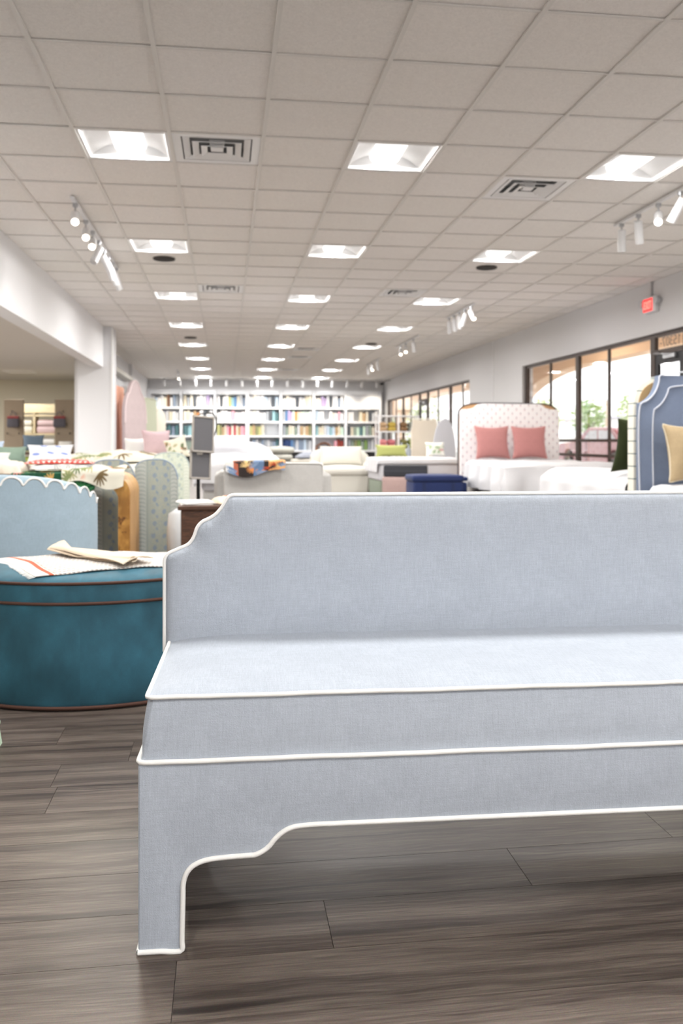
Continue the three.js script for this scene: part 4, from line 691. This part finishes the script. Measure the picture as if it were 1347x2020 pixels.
{
  const g = thing('linen_shelf', 'pale wooden shelf unit of folded linens between the taupe stands', 'shelf unit', [-4.0, 0, 20.3]);
  for (const x of [-0.75, -0.25, 0.25, 0.75]) part('upright', rb(0.04, 1.8, 0.4, 0.004, 1, x, 0.9, 0), M.paleWood, g);
  for (const y of [0.3, 0.72, 1.14, 1.56]) part('shelf', rb(1.46, 0.035, 0.4, 0.004, 1, 0, y, 0), M.paleWood, g); part('header', rb(1.54, 0.2, 0.05, 0.005, 1, 0, 1.72, 0.19), M.paleWood, g);
  const cols = [['cream', 0xe8e4d4], ['pink', 0xd6bcbc], ['grey', 0xa9a9ae], ['pale green', 0xc9d2b4], ['white', 0xeeeeec], ['slate blue', 0x74879a], ['lime green', 0xa6b84a], ['dusty rose', 0xc9a6a0], ['beige', 0xd6ccb8]];
  let n = 0; for (const [k, y] of [[0, 1.158], [1, 0.738], [2, 0.318]]) for (let b = 0; b < 3; b++) { const c = cols[n++]; single('folded_linen', merge([soft(-4.22 + (b - 1) * 0.5 + 0.02, -3.82 + (b - 1) * 0.5 + 0.02, y, y + 0.16, -20.45, -20.13, { r: 0.03, e: 0.04 }), soft(-4.21 + (b - 1) * 0.5 + 0.02, -3.83 + (b - 1) * 0.5 + 0.02, y + 0.163, y + 0.3, -20.45, -20.13, { r: 0.03, e: 0.04 })]), cotton(c[1]), `stack of ${c[0]} folded linen in the pale shelf unit`, 'linen', 'linens in the pale shelf unit'); }
  pillow('slate_pillow', 'slate blue pillow standing before the pale linen shelf', 0.42, 0.34, 0.14, cotton(0x6f8294), [-3.86, 0.78, 18.2], 0.2, -0.15);
  const t = thing('display_table', 'dark display table under the slate blue pillow in the side room', 'table', [-3.8, 0, 18.15]); part('table_top', rb(1.6, 0.05, 0.8, 0.01, 1, 0, 0.745, 0), M.darkWood, t); for (const [x, z] of [[-1, -1], [1, -1], [1, 1], [-1, 1]]) part('leg', rb(0.06, 0.72, 0.06, 0.006, 1, x * 0.72, 0.36, z * 0.33), M.darkWood, t);
  single('basket', loft([ering(0.1, 0.08, 0.771, 20), ering(0.13, 0.1, 0.9, 20), ering(0.125, 0.1, 0.98, 20)], true, 0.6).translate(-3.2, 0, -18.0), mat(0xe8e6e0, 0.8), 'small white basket on the dark display table', 'basket');
}
// ------------------------------------------------------------------ white bed, cushions, loveseat
{
  const g = bed('narrow white bed with curved headboard behind the sign stand', [0.2, 11.6], 1.02, 1.5, 0.66, { ph: 12, th: 0.12, hang: 0.28, foot: 0.24, cover: 0.95 });
  const s = shapeOf([[-0.54, 0.1], [-0.54, 0.8], [-0.5, 0.9, -0.3, 0.93], [-0.1, 0.985, 0.1, 0.985], [0.32, 0.98, 0.46, 0.88], [0.54, 0.82, 0.54, 0.72], [0.54, 0.1]]); const h = part('headboard', panel(s, 0.12, 0.03), M.bedding, g); h.position.z = -1.51;
  pillow('bed_pillow', 'plump white sleeping pillow on the narrow white bed', 0.66, 0.22, 0.2, M.bedding, [0.0, 0.86, 12.75], 0, -0.5);
}
for (const [i, y, w] of [[0, 0.415, 0.52], [1, 0.57, 0.5], [2, 0.725, 0.56]]) { const o = single('seat_cushion', soft(-w / 2, w / 2, 0, 0.13, -0.25, 0.25, { r: 0.08, e: 0.06, dome: 0.02 }), linen(0xd6d5cc), `grey beige cushion, ${['bottom', 'middle', 'top'][i]} of the stack before the shelves`, 'cushion', 'stacked cushions'); o.position.set(1.2, y, -19.0); o.rotation.y = 0.1 * i; }
{
  const g = thing('cube_stool', 'plain cream stool carrying the stacked cushions', 'stool', [1.2, 0, 19.0]); part('body', soft(-0.28, 0.28, 0.03, 0.4, -0.28, 0.28, { r: 0.04, dome: 0.01 }), M.cream, g); for (const [x, z] of [[-1, -1], [1, -1], [1, 1], [-1, 1]]) part('foot', cyl(0.02, 0.02, 0.035, x * 0.22, 0, z * 0.22, 8), M.darkWood, g);
  const b = thing('low_bench', 'low white bench between the cushion stack and the loveseat', 'bench', [1.75, 0, 18.4]); part('seat', soft(-0.35, 0.35, 0.15, 0.6, -0.25, 0.25, { r: 0.05, e: 0.03 }), M.cream, b); for (const [x, z] of [[-1, -1], [1, -1], [1, 1], [-1, 1]]) part('leg', cyl(0.018, 0.02, 0.16, x * 0.28, 0, z * 0.18, 8), M.darkWood, b);
  heap('grey_throw', 'grey throw dropped on the low white bench', cotton(0x9da1ac), [1.72, 0.63, 18.35], 0.4, 0.3, 0.12, 0.2, 'throw');
}
{
  const g = thing('loveseat', 'white slipcovered loveseat with curved back before the sample shelves', 'loveseat', [2.17, 0, 15.85]); const c = cotton(0xdedbd2);
  const s = shapeOf([[-0.56, 0.12], [-0.56, 0.7], [-0.52, 0.8, -0.36, 0.84], [-0.1, 0.885, 0.1, 0.88], [0.4, 0.86, 0.5, 0.76], [0.56, 0.72, 0.56, 0.66], [0.56, 0.12]]); const b = part('back', panel(s, 0.2, 0.05), c, g); b.position.z = -0.42;
  for (const x of [-1, 1]) part('arm', soft(x > 0 ? 0.42 : -0.62, x > 0 ? 0.62 : -0.42, 0.03, 0.6, -0.45, 0.32, { r: 0.07, e: 0.07 }), c, g);
  part('seat_cushion', soft(-0.415, 0.415, 0.36, 0.52, -0.42, 0.36, { r: 0.05, e: 0.05, dome: 0.03 }), c, g); part('skirt', soft(-0.415, 0.415, 0.03, 0.355, -0.4, 0.33, { r: 0.03, e: 0.01, dome: 0 }), c, g);
  part('back_cushion', pillowGeo(0.8, 0.34, 0.16).translate(0, 0.55, -0.3), c, g); part('foot_trim', bx(-0.6, 0.6, 0, 0.03, -0.3, 0.42), M.darkWood, g);
}
// ------------------------------------------------------------------ white sample bed with lime pillow, charcoal mattress, pink bench, navy ottoman
{
  const g = bed('white sample bed carrying the lime pillow', [3.24, 14.15], 1.4, 1.15, 0.66, { ph: 15, th: 0.03, hang: 0.2, foot: 0.06, base: linen(0x9aa694), cover: 1 }); g.rotation.y = 0;
  pillow('lime_pillow', 'lime green bolster pillow lying on the white sample bed', 0.56, 0.2, 0.2, T.lime, [2.84, 0.725, 14.6], 0.05, -0.2, T.lime);
  pillow('floral_pillow', 'white pillow with green floral print by the grey oval board', 0.36, 0.26, 0.14, mat(0xffffff, 0.9, { map: print('#f1f1ea', (c, w, h) => leafy(c, w, h, ['#b9c9a9', '#9db48c', '#d9a8b0'], 9, 90)) }), [3.72, 0.72, 15.0], 0.1, -0.25);
  const m = thing('mattress_sample', 'charcoal mattress block set on the pink bench', 'mattress', [2.86, 0.43, 13.5], -0.25); part('block', soft(-0.34, 0.34, 0, 0.18, -0.24, 0.24, { r: 0.02, e: 0.012, dome: 0 }), T.charcoal, m); part('band', rb(0.69, 0.02, 0.49, 0.006, 1, 0, 0.09, 0), mat(0x44464e, 0.8), m);
  const b = thing('pink_bench', 'dusty pink upholstered bench under the charcoal mattress block', 'bench', [2.86, 0, 13.5], -0.25); part('box', soft(-0.36, 0.36, 0.1, 0.425, -0.26, 0.26, { r: 0.02, e: 0.01, dome: 0 }), linen(0xcdb0aa), b); for (const [x, z] of [[-1, -1], [1, -1], [1, 1], [-1, 1]]) part('leg', rb(0.06, 0.11, 0.06, 0.006, 1, x * 0.32, 0.055, z * 0.22), linen(0xcdb0aa), b);
  const n = thing('navy_ottoman', 'navy blue storage ottoman with banded lid before the motif bed', 'ottoman', [2.84, 0, 11.55]); part('body', soft(-0.34, 0.34, 0.02, 0.44, -0.26, 0.26, { r: 0.04, e: 0.012, dome: 0 }), T.navy, n); part('lid', soft(-0.355, 0.355, 0.443, 0.53, -0.275, 0.275, { r: 0.05, e: 0.025 }), T.navy, n); for (const x of [-0.2, 0.2]) part('strap', rb(0.05, 0.415, 0.53, 0.004, 1, x, 0.23, 0), mat(0x1a2850, 0.8), n); for (const [x, z] of [[-1, -1], [1, -1], [1, 1], [-1, 1]]) part('foot', cyl(0.02, 0.02, 0.02, x * 0.28, 0, z * 0.2, 8), M.black, n);
  const e = thing('navy_ottoman', 'second navy ottoman half hidden beside the motif bed', 'ottoman', [3.27, 0, 12.2]); part('body', soft(-0.16, 0.16, 0.02, 0.4, -0.25, 0.25, { r: 0.04, e: 0.015 }), T.navy, e); part('lid', soft(-0.17, 0.17, 0.42, 0.48, -0.26, 0.26, { r: 0.04, e: 0.02 }), T.navy, e);
}
{
  const g = thing('white_rack', 'white metal rack of coloured goods before the far windows', 'rack', [3.95, 0, 19.65]); const wm = mat(0xececee, 0.4);
  for (const x of [-0.46, 0, 0.46]) for (const z of [-0.2, 0.2]) part('post', rb(0.035, 1.58, 0.035, 0.005, 1, x, 0.79, z), wm, g);
  const ys = [0.4, 0.8, 1.2, 1.56]; for (const y of ys) part('shelf', rb(0.96, 0.03, 0.44, 0.005, 1, 0, y, 0), wm, g);
  const items = [['pink', 0xd88a8c], ['rose', 0xc9767c], ['olive green', 0x7c7a48], ['leaf green', 0x8f9c56], ['tan', 0xbb9c7a], ['brown', 0x8a6a4c], ['mustard', 0xb9a04c], ['grey', 0x8d9088]];
  [[0.815, -0.34, 0], [0.815, -0.14, 1], [0.815, 0.14, 2], [0.815, 0.34, 3], [1.215, -0.34, 4], [1.215, -0.13, 6], [1.215, 0.14, 5], [1.215, 0.34, 7]].forEach(([y, x, k]) => single('folded_goods', merge([soft(3.95 + x - 0.08, 3.95 + x + 0.08, y, y + 0.1, -19.8, -19.5, { r: 0.02, e: 0.03 }), soft(3.95 + x - 0.075, 3.95 + x + 0.075, y + 0.102, y + 0.2, -19.8, -19.5, { r: 0.02, e: 0.03 })]), cotton(items[k][1]), `folded ${items[k][0]} goods on the white metal rack`, 'folded goods', 'goods on the white rack'));
  board('cream_headboard', 'pale cream headboard leaning before the far glass door', cotton(0xeadfce), shapeOf([[-0.3, 0], [-0.3, 1.2], [-0.27, 1.33, -0.26, 1.42], [0.22, 1.42], [0.24, 1.3, 0.28, 1.2], [0.28, 0]]), [4.05, 0, 17.1], 0.05, -0.06, 0.06, cotton(0xf0e8dc));
  board('oval_headboard', 'pale grey oval topped headboard leaning before the far windows', cotton(0xc9c9cf), shapeOf([[-0.24, 0], [-0.24, 0.8], [-0.2, 1.42, 0.02, 1.44], [0.2, 1.42, 0.22, 0.8], [0.22, 0]]), [4.3, 0, 16.55], 0.0, -0.05, 0.06);
  const v = thing('glass_bottles', 'grey bottles standing between the lime pillow and cream headboard', 'bottles', [3.45, 0.66, 16.4]); for (const [x, h] of [[-0.06, 0.3], [0.08, 0.26]]) part('bottle', new THREE.LatheGeometry([[0, 0], [0.045, 0.004], [0.05, 0.02], [0.05, h * 0.6], [0.018, h * 0.78], [0.018, h], [0, h]].map((p) => new THREE.Vector2(...p)), 16).translate(x, 0, 0), mat(0x9aa0a6, 0.3), v);
  const st = thing('console_table', 'narrow white console holding the grey bottles', 'table', [3.45, 0, 16.4]); part('table_top', rb(0.5, 0.03, 0.34, 0.006, 1, 0, 0.644, 0), wm, st); for (const [x, z] of [[-1, -1], [1, -1], [1, 1], [-1, 1]]) part('leg', rb(0.03, 0.63, 0.03, 0.004, 1, x * 0.22, 0.315, z * 0.14), wm, st);
}
// ------------------------------------------------------------------ sample shelves along the back wall
{
  const DF = 28.5, xs = [-2.44, -1.423, -0.329, 0.727, 1.827, 2.921, 3.993, 5.161], ys = [0.68, 1.165, 1.635, 2.095, 2.57], wm = mat(0xeceff4, 0.5);
  const g = thing('sample_shelves', 'white wall of open shelves filled with sample books', 'shelves', [0, 0, DF]);
  xs.forEach((x, i) => part('upright', rb(i === 3 || i === 0 ? 0.12 : 0.085, 2.66, 0.38, 0.004, 1, x, 1.33, -0.19), wm, g));
  const bayN = ['first', 'second', 'third', 'fourth', 'fifth', 'sixth', 'seventh'];
  for (let b = 0; b < 7; b++) {
    const a = xs[b] + 0.05, e = xs[b + 1] - 0.05, w = e - a - 0.004, c = (a + e) / 2;
    for (const y of ys) part('shelf', rb(w, 0.06, 0.36, 0.004, 1, c, y - 0.03, -0.19), wm, g);
    part('back_panel', bx(a, e, 0.62, 2.6, 0.375, 0.385), wm, g); part('top_rail', rb(w, 0.09, 0.36, 0.004, 1, c, 2.615, -0.19), wm, g); part('base_cabinet', rb(w, 0.61, 0.34, 0.004, 1, c, 0.305, -0.19), M.black, g);
  }
  part('blank_panel', bx(xs[6] + 0.05, xs[7] - 0.05, 2.1, 2.5, 0.02, 0.04), wm, g);
  const C = { white: 0xdedee0, ivory: 0xd9d4c6, cream: 0xd0c9b6, 'pale blue': 0xb9cadb, 'light grey': 0xc6c9ce, grey: 0x9aa0a8, 'grey blue': 0x8291a6, brown: 0x6e5140, tan: 0xb59a78, orange: 0xc98d5a, 'dark grey': 0x50565e, 'yellow green': 0xbcbd84, teal: 0x4f7278, aqua: 0x8fb6bf, pink: 0xdfa5b4, red: 0xb8515e, olive: 0x8c8f6a, lilac: 0xb8a6cc, mint: 0xc4dccc, navy: 0x2c4272, blue: 0x5f86b4, green: 0x7c9a5a, 'dull green': 0x8b9a90, 'deep red': 0x8f3a30 };
  const mats = {}; for (const k in C) mats[k] = mat(C[k], 0.75);
  const plan = [   // per bay, rows from the top
    [['white', 'pale blue', 'white', 'light grey', 'ivory', 'brown', 'light grey', 'grey blue', 'grey'], ['yellow green', 'light grey', 'blue', 'grey', 'light grey', 'cream', 'white', 'light grey'], ['olive', 'grey', 'light grey', 'teal', 'teal', 'grey blue', 'teal'], ['grey', 'dull green', 'light grey']],
    [['cream', 'grey', 'ivory', 'dark grey', 'white', 'white', 'light grey', 'lilac', 'white'], ['ivory', 'cream', 'white', 'tan', 'orange', 'white', 'dark grey', 'white', 'light grey'], ['teal', 'aqua', 'pale blue', 'aqua', 'aqua', 'teal', 'aqua'], ['dull green', 'light grey', 'grey']],
    [['white', 'dark grey', 'white', 'white', 'yellow green', 'aqua', 'blue', 'ivory', 'light grey', 'grey blue'], ['white', 'white', 'white', 'white', 'pink', 'white', 'white', 'white'], ['yellow green', 'olive', 'tan', 'cream', 'pink', 'red', 'ivory', 'red', 'cream', 'tan', 'pink', 'pink'], ['light grey', 'grey', 'grey', 'light grey']],
    [['light grey', 'ivory', 'white', 'white', 'pale blue', 'light grey', 'dark grey', 'pale blue'], ['white', 'ivory', 'white', 'white', 'light grey', 'grey', 'dark grey', 'aqua', 'teal'], ['yellow green', 'tan', 'olive', 'yellow green', 'cream'], ['grey', 'grey blue', 'light grey', 'grey', 'grey blue', 'grey', 'light grey', 'grey', 'grey blue', 'teal']],
    [['white', 'ivory', 'white', 'white', 'dark grey', 'white', 'white', 'cream', 'ivory'], ['light grey', 'blue', 'lilac', 'lilac', 'mint', 'orange', 'cream', 'ivory', 'mint', 'light grey', 'mint', 'white'], ['grey', 'dull green', 'cream', 'ivory', 'dull green', 'light grey', 'tan', 'cream', 'tan', 'olive'], ['navy', 'navy', 'navy', 'blue', 'grey blue', 'light grey', 'grey blue', 'grey blue', 'pale blue', 'grey', 'light grey']],
    [['white', 'ivory', 'lilac', 'lilac', 'white', 'dark grey', 'white', 'white', 'grey blue', 'white'], ['pale blue', 'white', 'white', '', '', 'white', 'ivory', 'white', 'pink', 'white'], ['aqua', 'cream', 'cream', 'light grey', 'pale blue', 'aqua', 'pale blue', 'tan', 'cream', 'mint'], ['', '', '', '', '', '', 'pink', 'deep red', 'deep red']],
    [[], ['white', 'white', '', '', 'cream', 'tan', 'ivory', 'dark grey', 'light grey', 'white'], ['dark grey', 'cream', 'dull green', 'mint', 'teal', 'mint', 'grey', 'dull green', 'ivory', 'brown'], ['grey', 'dull green', 'olive', 'green', 'dull green', 'green', 'grey', 'light grey', 'grey']],
  ];
  const mk = (w, h, dp) => { const s = new THREE.Shape(); s.moveTo(-w / 2, -dp); s.lineTo(w / 2, -dp); s.lineTo(w / 2, -0.02); s.quadraticCurveTo(w / 2, 0, 0, 0); s.quadraticCurveTo(-w / 2, 0, -w / 2, -0.02); s.closePath(); const e = new THREE.ExtrudeGeometry(s, { depth: h, bevelEnabled: false, curveSegments: 3 }); e.rotateX(-Math.PI / 2); e.scale(1, 1, -1); e.rotateY(0); const ix = e.index; void ix; const p = e.attributes.position; for (let i = 0; i < p.count; i += 3) { for (const at of [e.attributes.position, e.attributes.normal, e.attributes.uv]) { const n = at.itemSize; for (let k = 0; k < n; k++) { const t = at.array[(i + 1) * n + k]; at.array[(i + 1) * n + k] = at.array[(i + 2) * n + k]; at.array[(i + 2) * n + k] = t; } } } e.computeVertexNormals(); return e; };
  const rowN = ['top shelf', 'second shelf', 'third shelf', 'lowest shelf'], base = [2.095, 1.635, 1.165, 0.68];
  const geoCache = {};
  plan.forEach((bay, b) => bay.forEach((row, r) => {
    const a = xs[b] + 0.07, e = xs[b + 1] - 0.07, n = row.length; if (!n) return; const full = b === 3 && r === 2 ? 0.5 : 1, step = (e - a) * full / n;
    row.forEach((c, i) => { if (!c) return; const h = [0.3, 0.33, 0.36, 0.385][Math.floor(rnd() * 4)] * (r === 0 ? 1.02 : 0.94), w = step * rr(0.84, 0.96); const k = w.toFixed(2) + '_' + h.toFixed(2); const gm = geoCache[k] ??= mk(+w.toFixed(2), +h.toFixed(2), 0.26);
      const o = single('sample_book', gm, mats[c], `${c} sample book, ${ORD[i]} along the ${rowN[r]}, ${bayN[b]} shelf bay`, 'book', `books on the ${rowN[r]} of the ${bayN[b]} bay`); o.position.set(a + step * (i + 0.5), base[r] + 0.001, -DF - 0.06 - rr(0, 0.04)); });
  }));
  const k = thing('wicker_arch', 'brown arched wicker basket on the lowest shelf, sixth bay', 'basket', [3.28, 0.681, DF + 0.18]); part('body', new THREE.TorusGeometry(0.26, 0.035, 8, 24, Math.PI).scale(1, 0.9, 1.6), mat(0x9a6a4c, 0.8), k); part('lining', rb(0.44, 0.14, 0.2, 0.02, 1, 0, 0.075, 0), mat(0x6a6a70, 0.9), k);
  const p = thing('round_plate', 'white round plate propped on the second shelf, fourth bay', 'plate', [1.12, 1.66, DF + 0.02]); part('dish', new THREE.LatheGeometry([[0, 0.02], [0.06, 0.02], [0.1, 0.0], [0.1, 0.01], [0.06, 0.03], [0, 0.03]].map((q) => new THREE.Vector2(...q)), 28).rotateX(Math.PI / 2 - 0.15).translate(0, 0.09, 0.0), mat(0xf6f6f4, 0.4), p); part('stand', rb(0.06, 0.02, 0.05, 0.004, 1, 0, -0.013, -0.01), M.white, p);
  const v = thing('security_camera', 'small black security camera high in the far corner', 'camera', [5.05, 2.84, 27.6]); part('body', rb(0.1, 0.07, 0.2, 0.02, 2, 0, 0, 0), M.black, v); part('bracket', tube([[0, 0.02, 0], [0.12, 0.1, 0], [0.29, 0.12, 0]], 0.012, false, 10, 6), M.black, v);
}
// ------------------------------------------------------------------ outside: porch, lot, truck, trees, far building
{
  const stucco = mat(0xeacdb0, 0.9, { bumpMap: plaster, bumpScale: 0.002 });
  struct('ground_outside', bx(XR + 0.2, 120, -0.32, -0.12, -40, 120), mat(0xd6d3ce, 0.95)); struct('walkway_outside', bx(XR + 0.2, 8.6, -0.12, -0.02, -20, 45), mat(0xe2dcd2, 0.9));
  struct('porch_ceiling', bx(XR + 0.2, 8.3, 2.95, 3.15, -20, 45), stucco); struct('porch_roof', bx(XR + 0.2, 8.7, 3.15, 4.6, -20, 45), stucco);
  // arched beam: spans between piers
  const piers = [-9.5, 7.5, 24.5, 41.5]; const sh = new THREE.Shape(); sh.moveTo(-20, 3.15); sh.lineTo(-20, 2.79);
  for (let i = 0; i < piers.length; i++) { const p = piers[i]; sh.lineTo(p - 5, 2.79); sh.quadraticCurveTo(p - 1.4, 2.72, p - 0.3, 1.9); sh.lineTo(p + 0.3, 1.9); sh.quadraticCurveTo(p + 1.4, 2.72, p + 5, 2.79); } sh.lineTo(48, 2.79); sh.lineTo(48, 3.15); sh.closePath();
  const bm = new THREE.ExtrudeGeometry(sh, { depth: 0.4, bevelEnabled: false, curveSegments: 12 }); bm.rotateY(Math.PI / 2); bm.translate(8.3, 0, 0); struct('porch_beam', uvBox(bm), stucco);
  piers.forEach((p) => { const c = thing('porch_pier', `square tan stucco porch pier ${ORD[piers.indexOf(p)]} along the walkway`, 'pier', [8.5, 0, p]); part('shaft', rb(0.4, 1.92, 0.6, 0.02, 1, 0, 0.94, 0), stucco, c); part('foot', rb(0.48, 0.2, 0.68, 0.02, 1, 0, 0.08, 0), stucco, c); });
  const lampd = thing('porch_lamp', 'round lit lamp under the tan porch ceiling', 'lamp', [7.0, 2.95, 17.4]); part('dome', new THREE.SphereGeometry(0.12, 16, 8, 0, 7, Math.PI / 2, Math.PI / 2).scale(1, 0.6, 1), mat(0xffffff, 0.5, { emissive: 0xfff2dd, emissiveIntensity: 4 }), lampd); part('collar', cyl(0.13, 0.13, 0.02, 0, -0.02, 0, 18), M.white, lampd);
  const pl = new THREE.PointLight(0xfff2dd, 2); pl.position.set(0, -0.1, 0); lampd.add(pl);
  // red car, parked along the porch
  const g = thing('parked_car', 'red car parked outside the near windows', 'car', [12.5, -0.12, 26.4]);
  const red = new THREE.MeshPhysicalMaterial({ color: 0x86162c, roughness: 0.35, clearcoat: 0.8 });
  const prof = shapeOf([[-2.7, 0.45], [-2.72, 0.98], [-2.3, 1.04], [-1.9, 1.46, -1.4, 1.48], [0.0, 1.5], [0.4, 1.48, 1.0, 1.06], [2.5, 0.98], [2.72, 0.95, 2.75, 0.5], [2.55, 0.42], [2.2, 0.42], [2.18, 0.86, 1.75, 0.86], [1.32, 0.86, 1.3, 0.42], [-1.25, 0.42], [-1.27, 0.86, -1.7, 0.86], [-2.13, 0.86, -2.15, 0.42]]);
  const side = new THREE.ExtrudeGeometry(prof, { depth: 1.6, bevelEnabled: true, bevelSize: 0.05, bevelThickness: 0.08, bevelSegments: 3, curveSegments: 10 }); side.translate(0, 0, -0.8); side.rotateY(Math.PI / 2); part('body', side, red, g);
  for (const s of [-1, 1]) { const wsh = shapeOf([[-1.95, 1.1], [-1.5, 1.42], [-0.66, 1.44], [-0.66, 1.1]]), w2 = shapeOf([[-0.56, 1.1], [-0.56, 1.44], [0.0, 1.44], [0.55, 1.1]]); for (const w of [wsh, w2]) part('side_window', new THREE.ShapeGeometry(w).rotateY(s > 0 ? Math.PI / 2 : Math.PI / 2).translate(s * 0.89, 0, 0), mat(0xa9b2bd, 0.15), g); part('mirror', rb(0.14, 0.16, 0.1, 0.03, 2, s * 1.0, 1.16, -0.8), mat(0xe9e9ec, 0.3), g); part('door_seam', bx(s * 0.884 - 0.004, s * 0.884 + 0.004, 0.48, 1.1, 0.28, 0.3), M.black, g); part('headlamp', rb(0.1, 0.2, 0.34, 0.03, 2, s * 0.82, 0.82, -2.6), mat(0xf4f0ee, 0.2), g); part('trim_strip', rb(0.01, 0.05, 4.4, 0.004, 1, s * 0.886, 0.6, 0), mat(0x7d2433, 0.4), g); }
  for (const z of [-1.75, 1.7]) for (const s of [-1, 1]) { const w = part('wheel', new THREE.LatheGeometry([[0.2, -0.11], [0.35, -0.11], [0.38, -0.08], [0.38, 0.08], [0.35, 0.11], [0.2, 0.11]].map((q) => new THREE.Vector2(...q)), 28).rotateZ(Math.PI / 2), mat(0x2a2a2e, 0.8), g); w.position.set(s * 0.78, 0.38, z); const h = part('hubcap', new THREE.LatheGeometry([[0, 0.07], [0.08, 0.07], [0.12, 0.04], [0.2, 0.06], [0.2, -0.06], [0, -0.06]].map((q) => new THREE.Vector2(...q)), 20).rotateZ(-s * Math.PI / 2), mat(0xdedfe2, 0.25, { metalness: 0.7 }), w); void h; }
  // trees
  const bark = mat(0x8a8078, 0.9), leafM = [0xb4c98a, 0x9fbc76, 0xc4d49a].map((c) => new THREE.MeshPhysicalMaterial({ color: c, roughness: 1, transmission: 0.35, thickness: 0, side: THREE.DoubleSide }));
  const tree = (label, x, d, h, r, n) => {
    const t = thing('young_tree', label, 'tree', [x, -0.12, d]); part('trunk', tube([[0, 0, 0], [0.04, h * 0.3, 0.02], [0, h * 0.75, 0]], 0.05, false, 12, 7), bark, t);
    for (let i = 0; i < 5; i++) { const a = i * 1.3, y0 = h * (0.35 + 0.08 * i); part('branch', tube([[0, y0, 0], [Math.cos(a) * r * 0.35, y0 + h * 0.12, Math.sin(a) * r * 0.35], [Math.cos(a) * r * 0.7, y0 + h * 0.22, Math.sin(a) * r * 0.7]], 0.025, false, 6, 5), bark, t); }
    const G = []; for (let i = 0; i < n; i++) { const a = rr(0, 6.28), b = Math.acos(rr(-1, 1)), q = r * Math.cbrt(rnd()), l = new THREE.CircleGeometry(rr(0.07, 0.13), 5); l.scale(1, 0.6, 1); l.rotateX(rr(-2, 2)); l.rotateY(rr(0, 6)); l.translate(Math.cos(a) * Math.sin(b) * q, h * 0.68 + Math.cos(b) * q * 1.0, Math.sin(a) * Math.sin(b) * q); G.push(l); }
    const f = part('foliage', merge(G), pick(leafM), t); f.userData.kind = 'stuff';
  };
  tree('young pale green tree beyond the red car', 18.8, 42.9, 3.4, 0.95, 900); tree('pale green tree partly behind the motif headboard corner', 18.9, 49.5, 3.6, 1.2, 900); tree('pale green tree at the edge of the slate blue headboard', 18.6, 36.8, 3.5, 1.1, 900);
  for (const [x, d, h, l] of [[14, 62, 4.2, 'bushy tree seen through the far glass door'], [13, 72, 4.5, 'bushy tree seen through the far windows beside the door'], [15, 84, 4.8, 'bushy tree at the far end of the car park']]) tree(l, x, d, h, 2.0, 1600);
  const b = thing('white_building', 'low white building across the car park', 'building', [46, -0.12, 78]); part('wall', rb(4, 3.6, 60, 0.05, 1, 0, 1.8, 0), mat(0xf0efee, 0.9), b); part('roof', rb(5, 0.3, 61, 0.05, 1, 0, 3.75, 0), mat(0xb9b9c4, 0.8), b); for (let i = 0; i < 8; i++) part('window', bx(-2.05, -2.0, 1.0, 2.6, -25 + i * 6.5, -22.5 + i * 6.5), mat(0x8e94a8, 0.3), b);
  part('sign_board', bx(-2.1, -2.02, 2.75, 3.3, -14, -10), mat(0xe0b070, 0.6), b);
  const w = thing('white_fence', 'white fence panel line behind the parked car', 'fence', [24, -0.12, 45]); for (let i = 0; i < 14; i++) { part('fence_post', rb(0.1, 1.5, 0.1, 0.02, 1, 0, 0.75, -21 + i * 3), M.white, w); part('fence_panel', rb(0.04, 1.2, 2.8, 0.01, 1, 0, 0.75, -19.5 + i * 3), M.white, w); }
  const u = thing('utility_pole', 'slim tan pole standing behind the white fence', 'pole', [21, -0.12, 45.5]); part('shaft', cyl(0.07, 0.05, 3.3, 0, 0, 0, 10), mat(0xc9b09a, 0.8), u); part('cap', cyl(0.08, 0.08, 0.05, 0, 3.3, 0, 10), mat(0xa9a09a, 0.6), u);
}
scene.traverse((o) => { if (o.isMesh) { o.castShadow = true; o.receiveShadow = true; } });
renderer.render(scene, camera);
